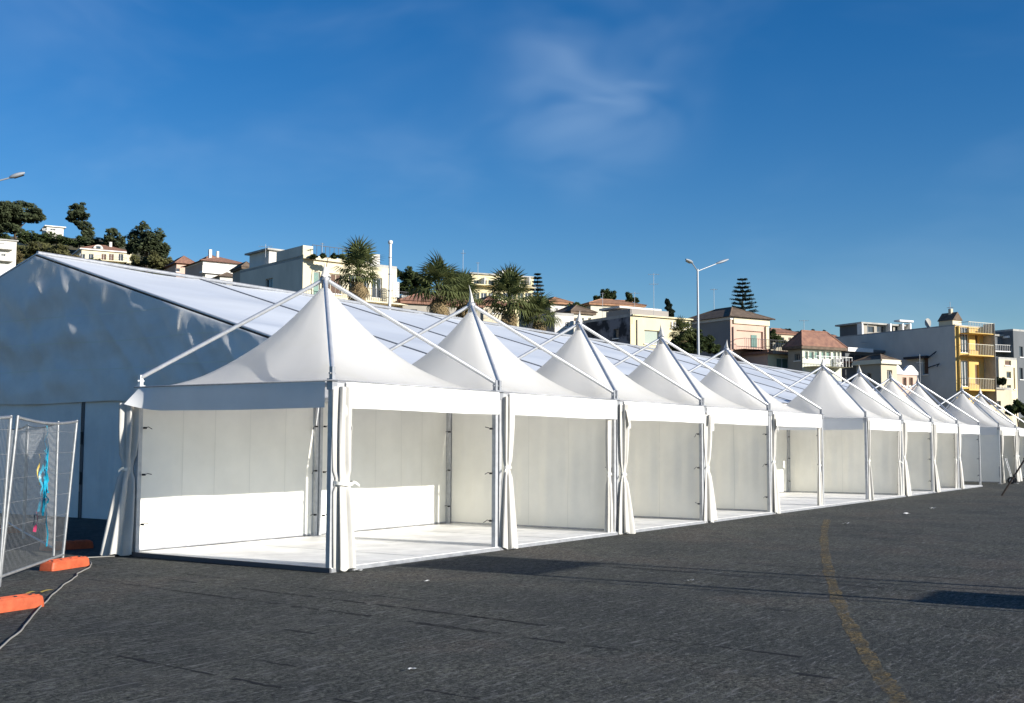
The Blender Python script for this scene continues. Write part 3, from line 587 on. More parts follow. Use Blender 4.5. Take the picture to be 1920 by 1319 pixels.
#@@BACK
# ------------------------------------------------------------------ buildings of the town
Z = Vector((0,0,1))
class Face:
    # a vertical wall plane: origin o (on the ground line), unit direction d to the far end, outward normal n
    def __init__(s, o, d, n): s.o, s.d, s.n = o, d, n; s.op = []; s.wins = []
    def uz(s, px, py):
        r = ray(px, py); t = (s.o-CAM).dot(s.n)/r.dot(s.n); p = CAM+r*t; return (p-s.o).dot(s.d), p.z
    def pt(s, u, z, out=0): return Vector((s.o.x, s.o.y, 0))+s.d*u+Z*z+s.n*out
    def rect(s, a, b): (u0, z1), (u1, z0) = s.uz(*a), s.uz(*b); return min(u0,u1), max(u0,u1), min(z0,z1), max(z0,z1)
class House:
    def __init__(s, name, label, cat, px, D, th, zb, group='houses of the town behind'):
        c = at(px, 834, D); s.c = Vector((c.x, c.y, 0)); a = math.radians(th); f = Vector((FW.x, FW.y, 0)).normalized(); r = Vector((f.y, -f.x, 0))
        s.u = f*math.cos(a)+r*math.sin(a); s.v = f*math.sin(a)-r*math.cos(a)
        s.F = Face(s.c, s.u, -s.v); s.L = Face(s.c, s.v, -s.u); s.zb = zb; s.D = D
        s.root = thing(name, label, cat, (c.x, c.y, zb), group)
    def block(s, w, dep, ztop, front, side, roof, ztl=None, over=.0, rt=.25):
        s.w, s.dep, s.zt = w, dep, ztop
        s.wall(s.F, 0, w, s.zb, ztop, front); s.wall(s.L, 0, dep, s.zb, ztop, side)
        b = MB(); p = [s.c+s.u*w, s.c+s.u*w+s.v*dep, s.c+s.v*dep]
        b.add([p[0]+Z*s.zb, p[1]+Z*s.zb, p[1]+Z*ztop, p[0]+Z*ztop], [(0,1,2,3)]); b.build('wall', side, s.root)
        b = MB(); b.add([p[1]+Z*s.zb, p[2]+Z*s.zb, p[2]+Z*ztop, p[1]+Z*ztop], [(0,1,2,3)]); b.build('wall', side, s.root)
        s.roof = MB().box((-over,-over,ztop+.003), (w+over,dep+over,ztop+rt), (s.u,s.v,Z), s.c).build('roof', roof, s.root)
        return s
    def wall(s, F, u0, u1, z0, z1, m):
        ops = [(max(u0+.02,a), min(u1-.02,b), max(z0,c), min(z1-.05,d)) for a, b, c, d, *_ in F.op]; ops = [o for o in ops if o[1] > o[0] and o[3] > o[2]]
        us = sorted({u0, u1, *[o[0] for o in ops], *[o[1] for o in ops]}); zs = sorted({z0, z1, *[o[2] for o in ops], *[o[3] for o in ops]}); b = MB()
        for a, bb in zip(us, us[1:]):
            for c, d in zip(zs, zs[1:]):
                um, zm = (a+bb)/2, (c+d)/2
                if any(o[0] < um < o[1] and o[2] < zm < o[3] for o in ops): continue
                b.add([F.pt(a,c), F.pt(bb,c), F.pt(bb,d), F.pt(a,d)], [(0,1,2,3)])
        for a, bb, c, d in ops:
            k = -.22; q = [F.pt(a,c), F.pt(bb,c), F.pt(bb,d), F.pt(a,d)]; r = [F.pt(a,c,k), F.pt(bb,c,k), F.pt(bb,d,k), F.pt(a,d,k)]
            b.add(q+r, [(0,1,5,4), (1,2,6,5), (2,3,7,6), (3,0,4,7)])
        b.build('wall', m, s.root)
    def win(s, F, a, b, pane='glass', frame='whitetrim', bars=1, sill=True):
        F.op.append((*F.rect(a, b), pane, frame, bars, sill)); return s
    def fit(s):
        for F in (s.F, s.L):
            for (u0, u1, z0, z1, pane, frame, bars, sill) in F.op:
                t = .07; k = -.14; ax = (F.d, F.n, Z); o = Vector((s.c.x, s.c.y, 0)); b = MB()
                b.box((u0+.002,k-.05,z0+.002), (u0+t,k,z1-.002), ax, o); b.box((u1-t,k-.05,z0+.002), (u1-.002,k,z1-.002), ax, o); b.box((u0+t,k-.05,z1-t), (u1-t,k,z1-.002), ax, o); b.box((u0+t,k-.05,z0+.002), (u1-t,k,z0+t), ax, o)
                for j in range(bars): m = u0+(u1-u0)*(j+1)/(bars+1); b.box((m-.03,k-.045,z0+t), (m+.03,k+.004,z1-t), ax, o)
                w_ = b.build('window', M[frame], s.root)
                MB().add([F.pt(u0+.01,z0+.01,k-.03), F.pt(u1-.01,z0+.01,k-.03), F.pt(u1-.01,z1-.01,k-.03), F.pt(u0+.01,z1-.01,k-.03)], [(0,1,2,3)]).build('pane', M[pane], w_)
                if sill: MB().box((u0-.08,-.02,z0-.10), (u1+.08,.10,z0-.004), ax, o).build('sill', M['whitetrim'], w_)
        return s
    def slab(s, name, F, a, b, out, m, inn=.0, parent=None):
        u0, u1, z0, z1 = F.rect(a, b); return MB().box((u0,-inn+.003,z0), (u1,out,z1), (F.d, F.n, Z), Vector((s.c.x, s.c.y, 0))).build(name, m, parent or s.root)
    def balcony(s, F, a, b, out, m='whitetrim', rail='iron', railh=1.0, n=10, solid=None):
        u0, u1, z0, z1 = F.rect(a, b); ax = (F.d, F.n, Z); o = Vector((s.c.x, s.c.y, 0))
        sl = MB().box((u0,.003,z0), (u1,out,z1), ax, o).build('balcony', M[m], s.root)
        if solid: MB().box((u0,out-.09,z1+.003), (u1,out-.01,z1+railh), ax, o).build('parapet', M[solid], sl); return sl
        r = MB(); r.box((u0,out-.06,z1+railh-.04), (u1,out-.02,z1+railh), ax, o)
        for e in (u0, u1-.04): r.box((e,.02,z1+railh-.045), (e+.04,out-.03,z1+railh-.005), ax, o)
        for k in range(n+1): e = u0+.03+(u1-u0-.06)*k/n; r.box((e-.012,out-.052,z1), (e+.012,out-.028,z1+railh-.04), ax, o)
        r.build('railing', M[rail], sl); return sl
    def hip(s, rise, m, over=.4, z=None, frac=.5):
        z = (z or s.zt)+.26; a, b = s.w+over, s.dep+over; P_ = lambda x, y, h: s.c+s.u*x+s.v*y+Z*(z+h); k = min(a+over, b+over)/2*frac*2
        lo = [P_(-over,-over,0), P_(a,-over,0), P_(a,b,0), P_(-over,b,0)]
        if s.w > s.dep: r0, r1 = P_(-over+k*.9,(s.dep)/2,rise), P_(a-k*.9,(s.dep)/2,rise); fs = [(0,1,5,4), (1,2,5), (2,3,4,5), (3,0,4)]
        else: r0, r1 = P_(s.w/2,-over+k*.9,rise), P_(s.w/2,b-k*.9,rise); fs = [(0,1,4), (1,2,5,4), (2,3,5), (3,0,4,5)]
        b_ = MB().add(lo+[r0, r1], fs+[(3,2,1,0)]); ob = b_.build('tiled_roof', M[m], s.root)
        rd = MB(); rd.tube([r0, r1], .09, 6)
        for i, q in ((0,r0), (1,r1 if s.w > s.dep else r0), (2,r1), (3,r0 if s.w > s.dep else r1)): rd.tube([lo[i], q], .08, 6)
        rd.build('ridge_tiles', M[m], ob); return ob
    def rooms(s, *a): return s
def wid(h, F, px): return abs(F.uz(px, 700)[0])
def ztop(h, F, px, py): return F.uz(px, py)[1]
def antenna(px, py0, py1, D, label, arms=((.0,40),(.15,26)), th=.018):
    b = at(px, py1, D); t_ = at(px, py0, D); k = px2m(D); t = thing('antenna', label, 'antenna', (b.x, b.y, b.z), 'rooftop aerials')
    MB().tube([b-Z*.6, Vector((b.x,b.y,t_.z))], th*D/90, 6).build('mast', M['lampw'], t)
    for f, wpx in arms:
        z = t_.z-(t_.z-b.z)*f-.1; c = Vector((b.x,b.y,z)); MB().tube([c-RT*wpx*k*.5, c+RT*wpx*k*.5], th*.7*D/90, 5).build('boom', M['lampw'], t)
        e = MB()
        for j in range(5): p = c+RT*wpx*k*(j/4-.5); d = Vector((FW.x,FW.y,0)); e.tube([p-d*.35, p+d*.35], th*.5*D/90, 4)
        e.build('elements', M['lampw'], t)
# cream apartment block
h = House('apartment_block', 'cream apartment block with shaded long side and roof terrace, behind nearest tent', 'building', 562, 95, 50, 1)
F, L = h.F, h.L; W_ = wid(h, F, 742); dp = wid(h, L, 446)
h.win(F, (588,509), (600,560), 'gglass', bars=0, sill=False).win(F, (612,512), (640,552), 'shutter', 'beige', 2).win(F, (655,515), (690,560), 'glass', 'whitetrim', 2, False).win(F, (698,520), (716,560), 'glass', 'whitetrim', 1, False).win(L, (498,524), (511,545), 'glass', 'alud', 1)
for yy in (580, 620, 660):
    for xx in (590, 640, 690): h.win(F, (xx, yy), (xx+20, yy+26), 'glass', 'whitetrim', 1)
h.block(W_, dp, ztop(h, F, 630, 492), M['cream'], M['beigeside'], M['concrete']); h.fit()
zt = ztop(h, L, 562, 462); MB().box((-.02,.3,h.zt+.26), (.33,dp,zt-.9), (h.u,h.v,Z), h.c).build('parapet_wall', M['beigeside'], h.root); MB().box((-.05,-.04,h.zt+.26), (.9,.29,zt), (h.u,h.v,Z), h.c).build('pillar', M['cream'], h.root); MB().box((-.02,.3,zt-.895), (.33,4.5,zt), (h.u,h.v,Z), h.c).build('parapet_wall', M['beigeside'], h.root)
h.slab('cornice', F, (566,485), (690,493), .25, M['cream']); h.balcony(F, (583,560), (750,573), 1.3, 'cream', 'iron', 1.05, 40); h.balcony(F, (583,610), (750,621), 1.3, 'cream', 'iron', 1.05, 30)
MB().box((3.2,5.0,h.zt+.26), (6.2,8.0,h.zt+1.0), (h.u,h.v,Z), h.c).build('penthouse', M['whitep'], h.root)
MB().box((.4,6.6,h.zt+.26), (2.8,10.2,h.zt+1.55), (h.u,h.v,Z), h.c).build('penthouse', M['whitep'], h.root); MB().box((.1,6.3,h.zt+1.553), (3.2,10.6,h.zt+1.7), (h.u,h.v,Z), h.c).build('penthouse_roof', M['concrete'], h.root)
u0, u1, z0, z1 = F.rect((705,474), (719,516)); MB().box((u0,.6,h.zt+.26), (u1,1.6,z1), (h.u,h.v,Z), h.c).build('chimney_stack', M['whitep'], h.root)
ra = MB(); 
for k in range(14): ra.box((1+k*.42,.25,h.zt+.26), (1.03+k*.42,.28,h.zt+1.25), (h.u,h.v,Z), h.c)
ra.box((1,.24,h.zt+1.25), (6.5,.29,h.zt+1.29), (h.u,h.v,Z), h.c); ra.build('terrace_railing', M['iron'], h.root)
u0, u1, z0, z1 = F.rect((722,532), (732,560)); b = MB()
for k in range(5): m_ = u0+(u1-u0)*k/4; b.box((m_-.03,1.24,z0), (m_+.03,1.29,z1), (F.d,F.n,Z), h.c)
for k in range(7): m_ = z0+(z1-z0)*k/6; b.box((u0,1.295,m_-.03), (u1,1.33,m_+.03), (F.d,F.n,Z), h.c)
b.build('trellis', M['whitetrim'], h.root)
CB = h
p = at(732, 452, 90); t = thing('flue_pipe', 'tall white metal flue pipe beside the cream apartment block', 'flue', (p.x, p.y, 2)); MB().tube([(p.x,p.y,2), (p.x,p.y,p.z-.2)], .11, 10).build('pipe', M['whitemetal'], t); MB().lathe(p, [(.12,-.25),(.19,-.2),(.19,-.02),(.05,.05),(0,.05)], 10).build('cowl', M['whitemetal'], t)
for k in range(3): MB().lathe((p.x,p.y,p.z-1.3*(k+1)), [(.115,-.04),(.14,-.03),(.14,.03),(.115,.04)], 10).build('clamp', M['alud'], t)
# white villa with balcony bands
h = House('villa', 'white villa with red roof and balcony bands left of the cream block', 'house', 372, 200, 55, 24); F = h.F
for xx in (384, 402, 420, 438): h.win(F, (xx,503), (xx+11,513), 'shutter', 'whitetrim', 0)
h.block(wid(h, F, 456), 9, ztop(h, F, 400, 494), M['whitep'], M['pink'], M['whitetrim']); h.fit(); h.hip(1.5, 'terra', .6); h.balcony(F, (374,513), (452,517), 1.4, 'whitetrim', 'iron', 1, 12, 'whitep'); h.balcony(F, (380,530), (452,533), 1.2, 'whitetrim', 'iron', 1, 10, 'whitep')
MB().box((2.2,3,h.zt+1), (2.7,3.5,h.zt+2.9), (h.u,h.v,Z), h.c).build('chimney', M['whitep'], h.root); MB().box((3.6,3,h.zt+1), (4.0,3.4,h.zt+2.7), (h.u,h.v,Z), h.c).build('chimney', M['whitep'], h.root)
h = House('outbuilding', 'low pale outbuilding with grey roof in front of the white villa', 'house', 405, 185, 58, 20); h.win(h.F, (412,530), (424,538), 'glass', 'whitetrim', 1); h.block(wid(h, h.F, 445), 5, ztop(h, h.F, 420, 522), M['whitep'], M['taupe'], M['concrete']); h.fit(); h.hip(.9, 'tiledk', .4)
h = House('cottage', 'pink-walled cottage roof between the dark trees and the white villa', 'house', 322, 225, 58, 30); h.win(h.F, (330,503), (337,510), 'glass', 'whitetrim', 0); h.block(wid(h, h.F, 362), 8, ztop(h, h.F, 340, 497), M['pink'], M['pink'], M['terra']); h.fit(); h.hip(1.8, 'terra', .5)
# red roofed villa on the hill
h = House('villa', 'cream hillside villa with red hipped roof and arched dormer', 'house', 141, 270, 60, 38); F = h.F
for xx in (150, 166, 190, 204, 222): h.win(F, (xx,476), (xx+9,490), 'shutter' if xx in (190,204) else 'glass', 'whitetrim', 1)
h.block(wid(h, F, 240), 10, ztop(h, F, 190, 471), M['cream'], M['beigeside'], M['whitetrim'], over=.5); h.fit(); h.hip(1.9, 'terra', .5); h.balcony(F, (180,489), (236,492), 1.2, 'cream', 'iron', .9, 12)
u, z = F.uz(184, 469); dm = MB(); pr = [(u+1.1*math.cos(a), z+.25+.95*math.sin(a)) for a in [math.pi*k/10 for k in range(11)]]; vs = [F.pt(a, b, .25) for a, b in pr]+[F.pt(a, b, -2.5) for a, b in pr]; dm.add(vs, [tuple(range(11)), *[(k, 11+k, 12+k, k+1) for k in range(10)]]); dm.build('dormer', M['whitep'], h.root)
MB().box((u-.5,.26,z+.3), (u+.5,.30,z+.85), (F.d,F.n,Z), h.c).build('dormer_window', M['glass'], h.root); MB().box((7,4,h.zt+.8), (7.6,4.6,h.zt+3), (h.u,h.v,Z), h.c).build('chimney', M['whitep'], h.root)
# other hill houses
h = House('villa', 'white house with two balconies at the left edge below the umbrella pine', 'house', -22, 230, 58, 30); F = h.F; h.win(F, (-2,456), (8,466), 'glass').win(F, (2,476), (10,487), 'glass'); h.block(wid(h, F, 22), 9, ztop(h, F, 5, 451), M['whitep'], M['beigeside'], M['concrete'], over=.3); h.fit(); h.balcony(F, (-10,467), (23,470), 1.3, 'whitetrim', 'whitetrim', .9, 8, 'whitep'); h.balcony(F, (-10,489), (23,492), 1.3, 'whitetrim', 'whitetrim', .9, 8, 'whitep')
h = House('villa', 'low flat white house on the hilltop right of the umbrella pine', 'house', 73, 330, 60, 54); h.win(h.F, (80,428), (88,432), 'glass').win(h.F, (94,429), (104,433), 'glass'); h.block(wid(h, h.F, 110), 9, ztop(h, h.F, 90, 425), M['whitep'], M['whitep'], M['whitetrim'], over=.6); h.fit()
h = House('villa', 'tiny cream house in the scrub under the umbrella pine', 'house', 24, 288, 60, 46); h.win(h.F, (32,440), (37,443), 'glass'); h.block(wid(h, h.F, 45), 6, ztop(h, h.F, 34, 437), M['cream'], M['cream'], M['concrete']); h.fit()
# long pale yellow block on the hill
h = House('apartment_block', 'long pale yellow block with rows of balconies behind the palms', 'building', 882, 170, 66, 10); F = h.F
for y0, y1 in ((521,532), (545,558)):
    for k in range(8): x = 888+k*13.8; dy = 4; h.win(F, (x,y0+dy), (x+11,y1+dy), 'glass', 'whitetrim', 1, False)
h.block(wid(h, F, 1000), 9, ztop(h, F, 900, 515), M['yellow'], M['pale'], M['concrete'], over=.3, rt=.2); h.fit()
for y in (533, 562): h.slab('balcony', F, (884,y+1), (999,y+10), 1.2, M['yellow'])
for k in range(4): x = 903+k*28; h.slab('divider', F, (x,522), (x+1.2,536), 1.15, M['whitetrim'])
MB().box((5.4,1,h.zt+.2), (7.4,3.4,h.zt+1.1), (h.u,h.v,Z), h.c).build('roof_room', M['whitep'], h.root)
# small houses in the middle
h = House('cottage', 'small house with orange tiled roof right of the dark conifer', 'house', 1032, 140, 62, 6); h.win(h.F, (1040,578), (1046,586), 'glass').win(h.F, (1052,579), (1058,587), 'glass'); h.block(wid(h, h.F, 1063), 6, ztop(h, h.F, 1045, 571), M['whitep'], M['pink'], M['orangeroof'], over=.5); h.fit(); h.hip(.7, 'orangeroof', .6)
h = House('outbuilding', 'plain white box house below the orange roofed cottage', 'house', 1040, 105, 62, 2); h.win(h.F, (1060,604), (1068,614), 'glass'); h.block(wid(h, h.F, 1076), 5, ztop(h, h.F, 1050, 592), M['whitep'], M['taupe'], M['concrete']); h.fit()
h = House('terrace_wall', 'reddish tiled shed roof between the palm trunks', 'shed', 752, 100, 66, 1); h.win(h.F, (770,580), (782,590), 'glass'); h.block(wid(h, h.F, 900), 5, ztop(h, h.F, 800, 572), M['taupe'], M['taupe'], M['terra'], over=.3); h.fit(); h.hip(1.0, 'terra', .4)
# yellow house with mottled side wall
h = House('house', 'yellow house with dark mottled side wall behind the third and fourth tents', 'house', 1183, 100, 57, 1); F, L = h.F, h.L
h.win(F, (1208,619), (1236,646), 'shutg', 'taupe', 0).win(F, (1262,640), (1284,662), 'glass', 'whitetrim', 1).win(F, (1208,668), (1236,700), 'glass', 'whitetrim', 1).win(L, (1150,618), (1160,634), 'glass', 'darkgrey', 0)
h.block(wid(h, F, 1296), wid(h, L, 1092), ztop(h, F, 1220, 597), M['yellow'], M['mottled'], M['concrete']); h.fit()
MB().box((.05,.05,h.zt+.255), (wid(h, F, 1255),3.5,ztop(h, F, 1200, 580)), (h.u,h.v,Z), h.c).build('parapet', M['greyr'], h.root); h.slab('cornice', F, (1184,592), (1297,599), .22, M['yellow']); h.slab('string_course', F, (1256,616), (1297,620), .15, M['whitetrim']); h.slab('downpipe', F, (1193,600), (1194.6,660), .12, M['taupe'])
for k in range(7): x = 1258+k*5.4; h.slab('baluster', F, (x,604), (x+2.4,616), .12, M['whitetrim'])
MB().box((.4,2.0,h.zt+1.0), (5.2,5.0,ztop(h, F, 1230, 573)), (h.u,h.v,Z), h.c).build('roof_room', M['whitep'], h.root)
# orange roofs on the slope above it
h = House('cottage', 'low house with orange tiled roof above the mottled wall', 'house', 1108, 165, 70, 12); h.win(h.F, (1130,577), (1138,583), 'glass').win(h.F, (1160,577), (1168,583), 'glass'); h.block(wid(h, h.F, 1205), 7, ztop(h, h.F, 1150, 574), M['pale'], M['taupe'], M['orangeroof'], over=.4); h.fit(); h.hip(1.1, 'orangeroof', .5)
# pink house with loggia
h = House('house', 'pink house with loggia and low grey gable beside the street lamp', 'house', 1372, 108, 58, 1); F, L = h.F, h.L
h.win(F, (1381,619), (1431,655), 'pink', 'pink', 0, False).win(F, (1408,668), (1424,684), 'glass').win(F, (1388,690), (1430,720), 'glass')
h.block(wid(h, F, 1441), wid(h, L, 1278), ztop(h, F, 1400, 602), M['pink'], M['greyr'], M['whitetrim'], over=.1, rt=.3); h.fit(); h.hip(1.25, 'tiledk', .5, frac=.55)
h.slab('fascia', F, (1374,596), (1441,612), .16, M['cream']); h.slab('pilaster', F, (1373,613), (1378,655), .18, M['pink']); h.slab('pilaster', F, (1434,613), (1440,655), .18, M['cream'])
u0, u1, z0, z1 = F.rect((1410,628), (1421,652)); MB().box((u0,-.16,z0), (u1,-.12,z1), (F.d,F.n,Z), h.c).build('loggia_door', M['gglass'], h.root)
h.balcony(F, (1376,656), (1500,664), 1.5, 'terra', 'iron', 1.0, 40)
h2 = House('house', 'low pink and cream house front with green window under the terrace rail', 'house', 1442, 106, 58, 1); h2.win(h2.F, (1456,671), (1480,692), 'gglass', 'whitetrim', 1); h2.block(wid(h2, h2.F, 1492), 5, ztop(h2, h2.F, 1460, 665), M['yellow'], M['pink'], M['terra'], over=.3); h2.fit(); h2.slab('pillar', h2.F, (1482,668), (1490,705), .3, M['whitetrim']); h2.balcony(h2.F, (1444,664), (1492,667), .4, 'terra', 'pale', 1.0, 26)
# hip roofed house with glazed upper floor
h = House('house', 'white house with terracotta hip roof and glazed upper floor', 'house', 1507, 104, 62, 1); F = h.F
for a, b in ((1509,1515), (1517,1526), (1527,1536), (1540,1548), (1549,1558), (1562,1568), (1570,1575)): h.win(F, (a,659), (b,674), 'gglass', 'whitetrim', 0, False)
h.win(h.L, (1490,664), (1500,676), 'glass', 'taupe', 1); h.block(wid(h, F, 1578), wid(h, h.L, 1478), ztop(h, F, 1530, 656), M['palegreen'], M['taupe'], M['tiledk'], over=.4); h.fit(); h.hip(1.5, 'terra', .4)
for a, b in ((1561,673), (1568,673), (1561,683), (1568,683)):
    s_ = h.slab('air_conditioner', F, (a,b), (a+5.6,b+8), .45, M['whitetrim']); u0, u1, z0, z1 = F.rect((a+.8,b+1), (a+4.8,b+7)); MB().box((u0,.452,z0), (u1,.47,z1), (F.d,F.n,Z), h.c).build('fan_grille', M['iron'], s_)
h.balcony(F, (1507,688), (1575,691), 1.6, 'pale', 'whitetrim', .9, 12)
# dark open hall with white fascia
h = House('hall', 'dark open-fronted hall with bright white fascia board', 'building', 1588, 113, 62, 1); F = h.F; h.win(F, (1592,664), (1640,684), 'iron', 'darkgrey', 3, False); h.block(wid(h, F, 1668), 3, ztop(h, F, 1610, 660), M['darkgrey'], M['darkgrey'], M['darkgrey'], over=.2); h.fit(); h.slab('fascia', F, (1585,652), (1632,662), .4, M['whitetrim']); h.slab('awning', F, (1579,678), (1618,683), 1.6, M['terra'])
# beige house
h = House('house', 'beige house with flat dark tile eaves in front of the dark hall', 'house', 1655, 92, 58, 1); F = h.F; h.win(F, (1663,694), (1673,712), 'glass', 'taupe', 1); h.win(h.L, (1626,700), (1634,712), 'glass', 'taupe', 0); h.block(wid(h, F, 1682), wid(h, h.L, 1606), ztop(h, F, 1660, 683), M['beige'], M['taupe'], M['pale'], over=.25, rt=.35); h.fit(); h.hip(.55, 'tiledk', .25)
# white shaped parapet shop front
h = House('house', 'little house with white swooping parapet against the tall grey wall', 'house', 1681, 97, 60, 1); F = h.F; h.win(F, (1692,708), (1700,724), 'shutter', 'beige', 0).win(F, (1704,708), (1712,724), 'shutter', 'beige', 0); h.block(wid(h, F, 1719), 4, ztop(h, F, 1700, 704), M['pink'], M['taupe'], M['concrete']); h.fit()
u0, u1, z0, z1 = F.rect((1679,684), (1720,704)); pr = [(u0+(u1-u0)*k/24, z0+.25+(z1-z0-.25)*max(0, abs(math.cos(math.pi*k/24*1.5)))**1.3) for k in range(25)]; b = MB(); vs = [F.pt(u0,z0,.1), F.pt(u1,z0,.1)]+[F.pt(a, c, .1) for a, c in pr]; vs2 = [v-F.n*.3 for v in vs]; n = len(vs)
b.add(vs+vs2, [tuple([0,1]+list(range(n-1,1,-1))), *[(k, k+1, n+k+1, n+k) for k in range(2, n-1)]]); b.build('parapet', M['whitetrim'], h.root)
# tall grey wall with yellow balconied front
h = House('apartment_block', 'tall block with blank grey side wall and yellow balconied front', 'building', 1796, 108, 60, 1); F, L = h.F, h.L
for yb in (665, 728, 790):
    h.win(F, (1800,yb-52), (1818,yb-2), 'glass', 'whitetrim', 2, False).win(F, (1828,yb-44), (1836,yb-6), 'shutter', 'oyellow', 0, False)
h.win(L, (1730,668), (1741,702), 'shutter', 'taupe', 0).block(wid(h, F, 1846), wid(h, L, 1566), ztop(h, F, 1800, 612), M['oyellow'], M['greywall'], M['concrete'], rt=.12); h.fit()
for yb in (630, 671, 735): h.balcony(F, (1797,yb-5), (1846,yb), 1.2, 'oyellow', 'pale', 1.0, 16, None)
h.slab('end_wall', F, (1843,609), (1847,760), 1.3, M['concrete']); h.slab('edge_strip', F, (1794.5,612), (1797.5,760), .25, M['oyellow'])
g0 = h.c+h.u*.3+h.v*1.0; zt_ = h.zt+.12
hb = MB().box((.1,.3,zt_), (1.3,1.9,zt_+.45), (h.u,h.v,Z), h.c).build('roof_house', M['cream'], h.root); P_ = lambda x, y, z: h.c+h.u*x+h.v*y+Z*(zt_+z)
MB().add([P_(.0,.2,.45), P_(1.4,.2,.45), P_(.7,.2,1.25), P_(.0,2.0,.45), P_(1.4,2.0,.45), P_(.7,2.0,1.25)], [(0,1,2), (3,5,4), (0,2,5,3), (1,4,5,2), (0,3,4,1)]).build('gable_roof', M['tiledk'], hb); MB().box((.5,.8,zt_+.9), (.8,1.1,zt_+1.6), (h.u,h.v,Z), h.c).build('chimney', M['beige'], hb)
d = at(1738, 606, 112); MB().tube([d, d+h.F.n*.12], [.15,.45], 14).tube([d, d-Z*1.1], .03, 5).build('satellite_dish', M['concrete'], h.root)
for (a, b_) in (((1741,672), (1762,660)), ((1741,690), (1768,683))):
    p0, p1 = L.uz(*a), L.uz(*b_); MB().tube([L.pt(*p0, .1), L.pt(*p1, .5), L.pt(p1[0]+.2, p1[1]-.25, .6)], .05, 6).build('bracket_arm', M['iron'], h.root)
MB().box((L.uz(1742,672)[0],.004,L.uz(1735,672)[1]), (L.uz(1700,668)[0],.5,L.uz(1735,668)[1]), (L.d,L.n,Z), h.c).build('canopy_strip', M['iron'], h.root)
# block with roof terrace behind the grey wall
h = House('apartment_block', 'rooftop storey with white posts showing above the grey wall', 'building', 1620, 175, 62, 6); F = h.F
for k in range(4): h.win(F, (1626+k*18,612), (1639+k*18,624), 'glass', 'darkgrey', 1, False)
h.block(wid(h, F, 1700), wid(h, h.L, 1576), ztop(h, F, 1650, 610), M['taupe'], M['darkgrey'], M['concrete'], over=.5); h.fit()
for x in (1607, 1660, 1683, 1697): h.slab('post', F, (x,608), (x+3,632), 1.0, M['whitetrim'])
h.slab('canopy', F, (1676,601), (1702,606), 1.2, M['whitetrim'])
# right edge buildings
h = House('house', 'pale stepped house with terrace right of the yellow balconies', 'house', 1850, 122, 62, 1); F = h.F; h.win(F, (1868,752), (1877,768), 'glass', 'taupe', 0); h.block(wid(h, F, 1896), 6, ztop(h, F, 1870, 731), M['beige'], M['taupe'], M['concrete']); h.fit(); h.balcony(F, (1848,728), (1884,731), .2, 'taupe', 'iron', 1.0, 12)
h = House('tower_house', 'narrow cream tower house at the right edge with small dark windows', 'house', 1877, 130, 62, 1); F = h.F; h.win(F, (1884,676), (1896,686), 'shutter', 'cream', 0).win(F, (1887,697), (1896,710), 'glass', 'cream', 0).win(F, (1900,690), (1904,730), 'shutter', 'cream', 0).win(F, (1888,722), (1896,736), 'glass', 'cream', 0); h.block(wid(h, F, 1907), 6, ztop(h, F, 1890, 675), M['cream'], M['taupe'], M['concrete']); h.fit()
h = House('house', 'blue-grey house with white canopy high at the right edge', 'house', 1843, 150, 70, 4); F = h.F; h.win(F, (1850,640), (1860,652), 'glass', 'darkgrey', 1).win(F, (1885,636), (1902,652), 'gglass', 'whitetrim', 2); h.block(wid(h, F, 1910), 6, ztop(h, F, 1870, 631), M['darkgrey'], M['darkgrey'], M['concrete'], over=.2); h.fit(); h.slab('canopy', F, (1880,631), (1907,636), 1.0, M['whitetrim']); h.balcony(F, (1850,659), (1884,662), 1.2, 'whitetrim', 'whitetrim', .8, 10)
h = House('house', 'dark block filling the right edge of the skyline', 'building', 1906, 150, 58, 1); F = h.F; h.win(F, (1911,650), (1918,670), 'glass', 'darkgrey', 0).win(F, (1911,690), (1918,712), 'glass', 'darkgrey', 0); h.block(wid(h, F, 1990), 3, ztop(h, F, 1915, 622), M['darkgrey'], M['darkgrey'], M['concrete']); h.fit()
# more houses filling the town
for (a, b, y, D, th, m, sd, rf, wy, lb) in [(448,470,505,150,58,'whitep','taupe','tiledk',(512,520),'small white house tucked left of the cream apartment block'), (752,790,560,118,62,'pale','taupe','concrete',(564,572),'flat pale house behind the reddish shed roof'), (905,945,575,112,62,'beige','taupe','terra',(580,588),'beige house low between two fan palms'), (1310,1350,606,135,60,'pale','greyr','concrete',(612,620),'pale house behind the street lamp pole'), (1448,1500,628,170,62,'beige','taupe','terra',(633,639),'beige house above the terrace rail'), (1545,1580,640,140,62,'whitep','taupe','terra',(645,651),'white house right of the terracotta hip roof'), (1640,1668,662,118,62,'pale','taupe','concrete',(667,674),'flat pale house above the beige house'), (1072,1112,590,120,60,'pale','taupe','tiledk',(596,604),'pale house left of the mottled wall'), (380,402,486,240,58,'pale','taupe','terra',(489,494),'pale house higher up behind the white villa'), (1000,1030,578,150,62,'whitep','taupe','terra',(583,590),'white house below the dark conifer')]:
    h = House('town_house', lb, 'house', a, D, th, min(1, hillz(a, D))-1 if D < 150 else hillz(a, D)-3); n = max(2, int((b-a)/11))
    for j in range(n): x = a+(b-a)*(j+.3)/n; h.win(h.F, (x, wy[0]), (x+(b-a)/n*.42, wy[1]), 'glass' if j % 2 else 'shutter', 'whitetrim', 0)
    h.block(wid(h, h.F, b), 4, ztop(h, h.F, (a+b)/2, y), M[m], M[sd], M[rf], over=.25); h.fit()
    if rf != 'concrete': h.hip(.8, rf, .35)
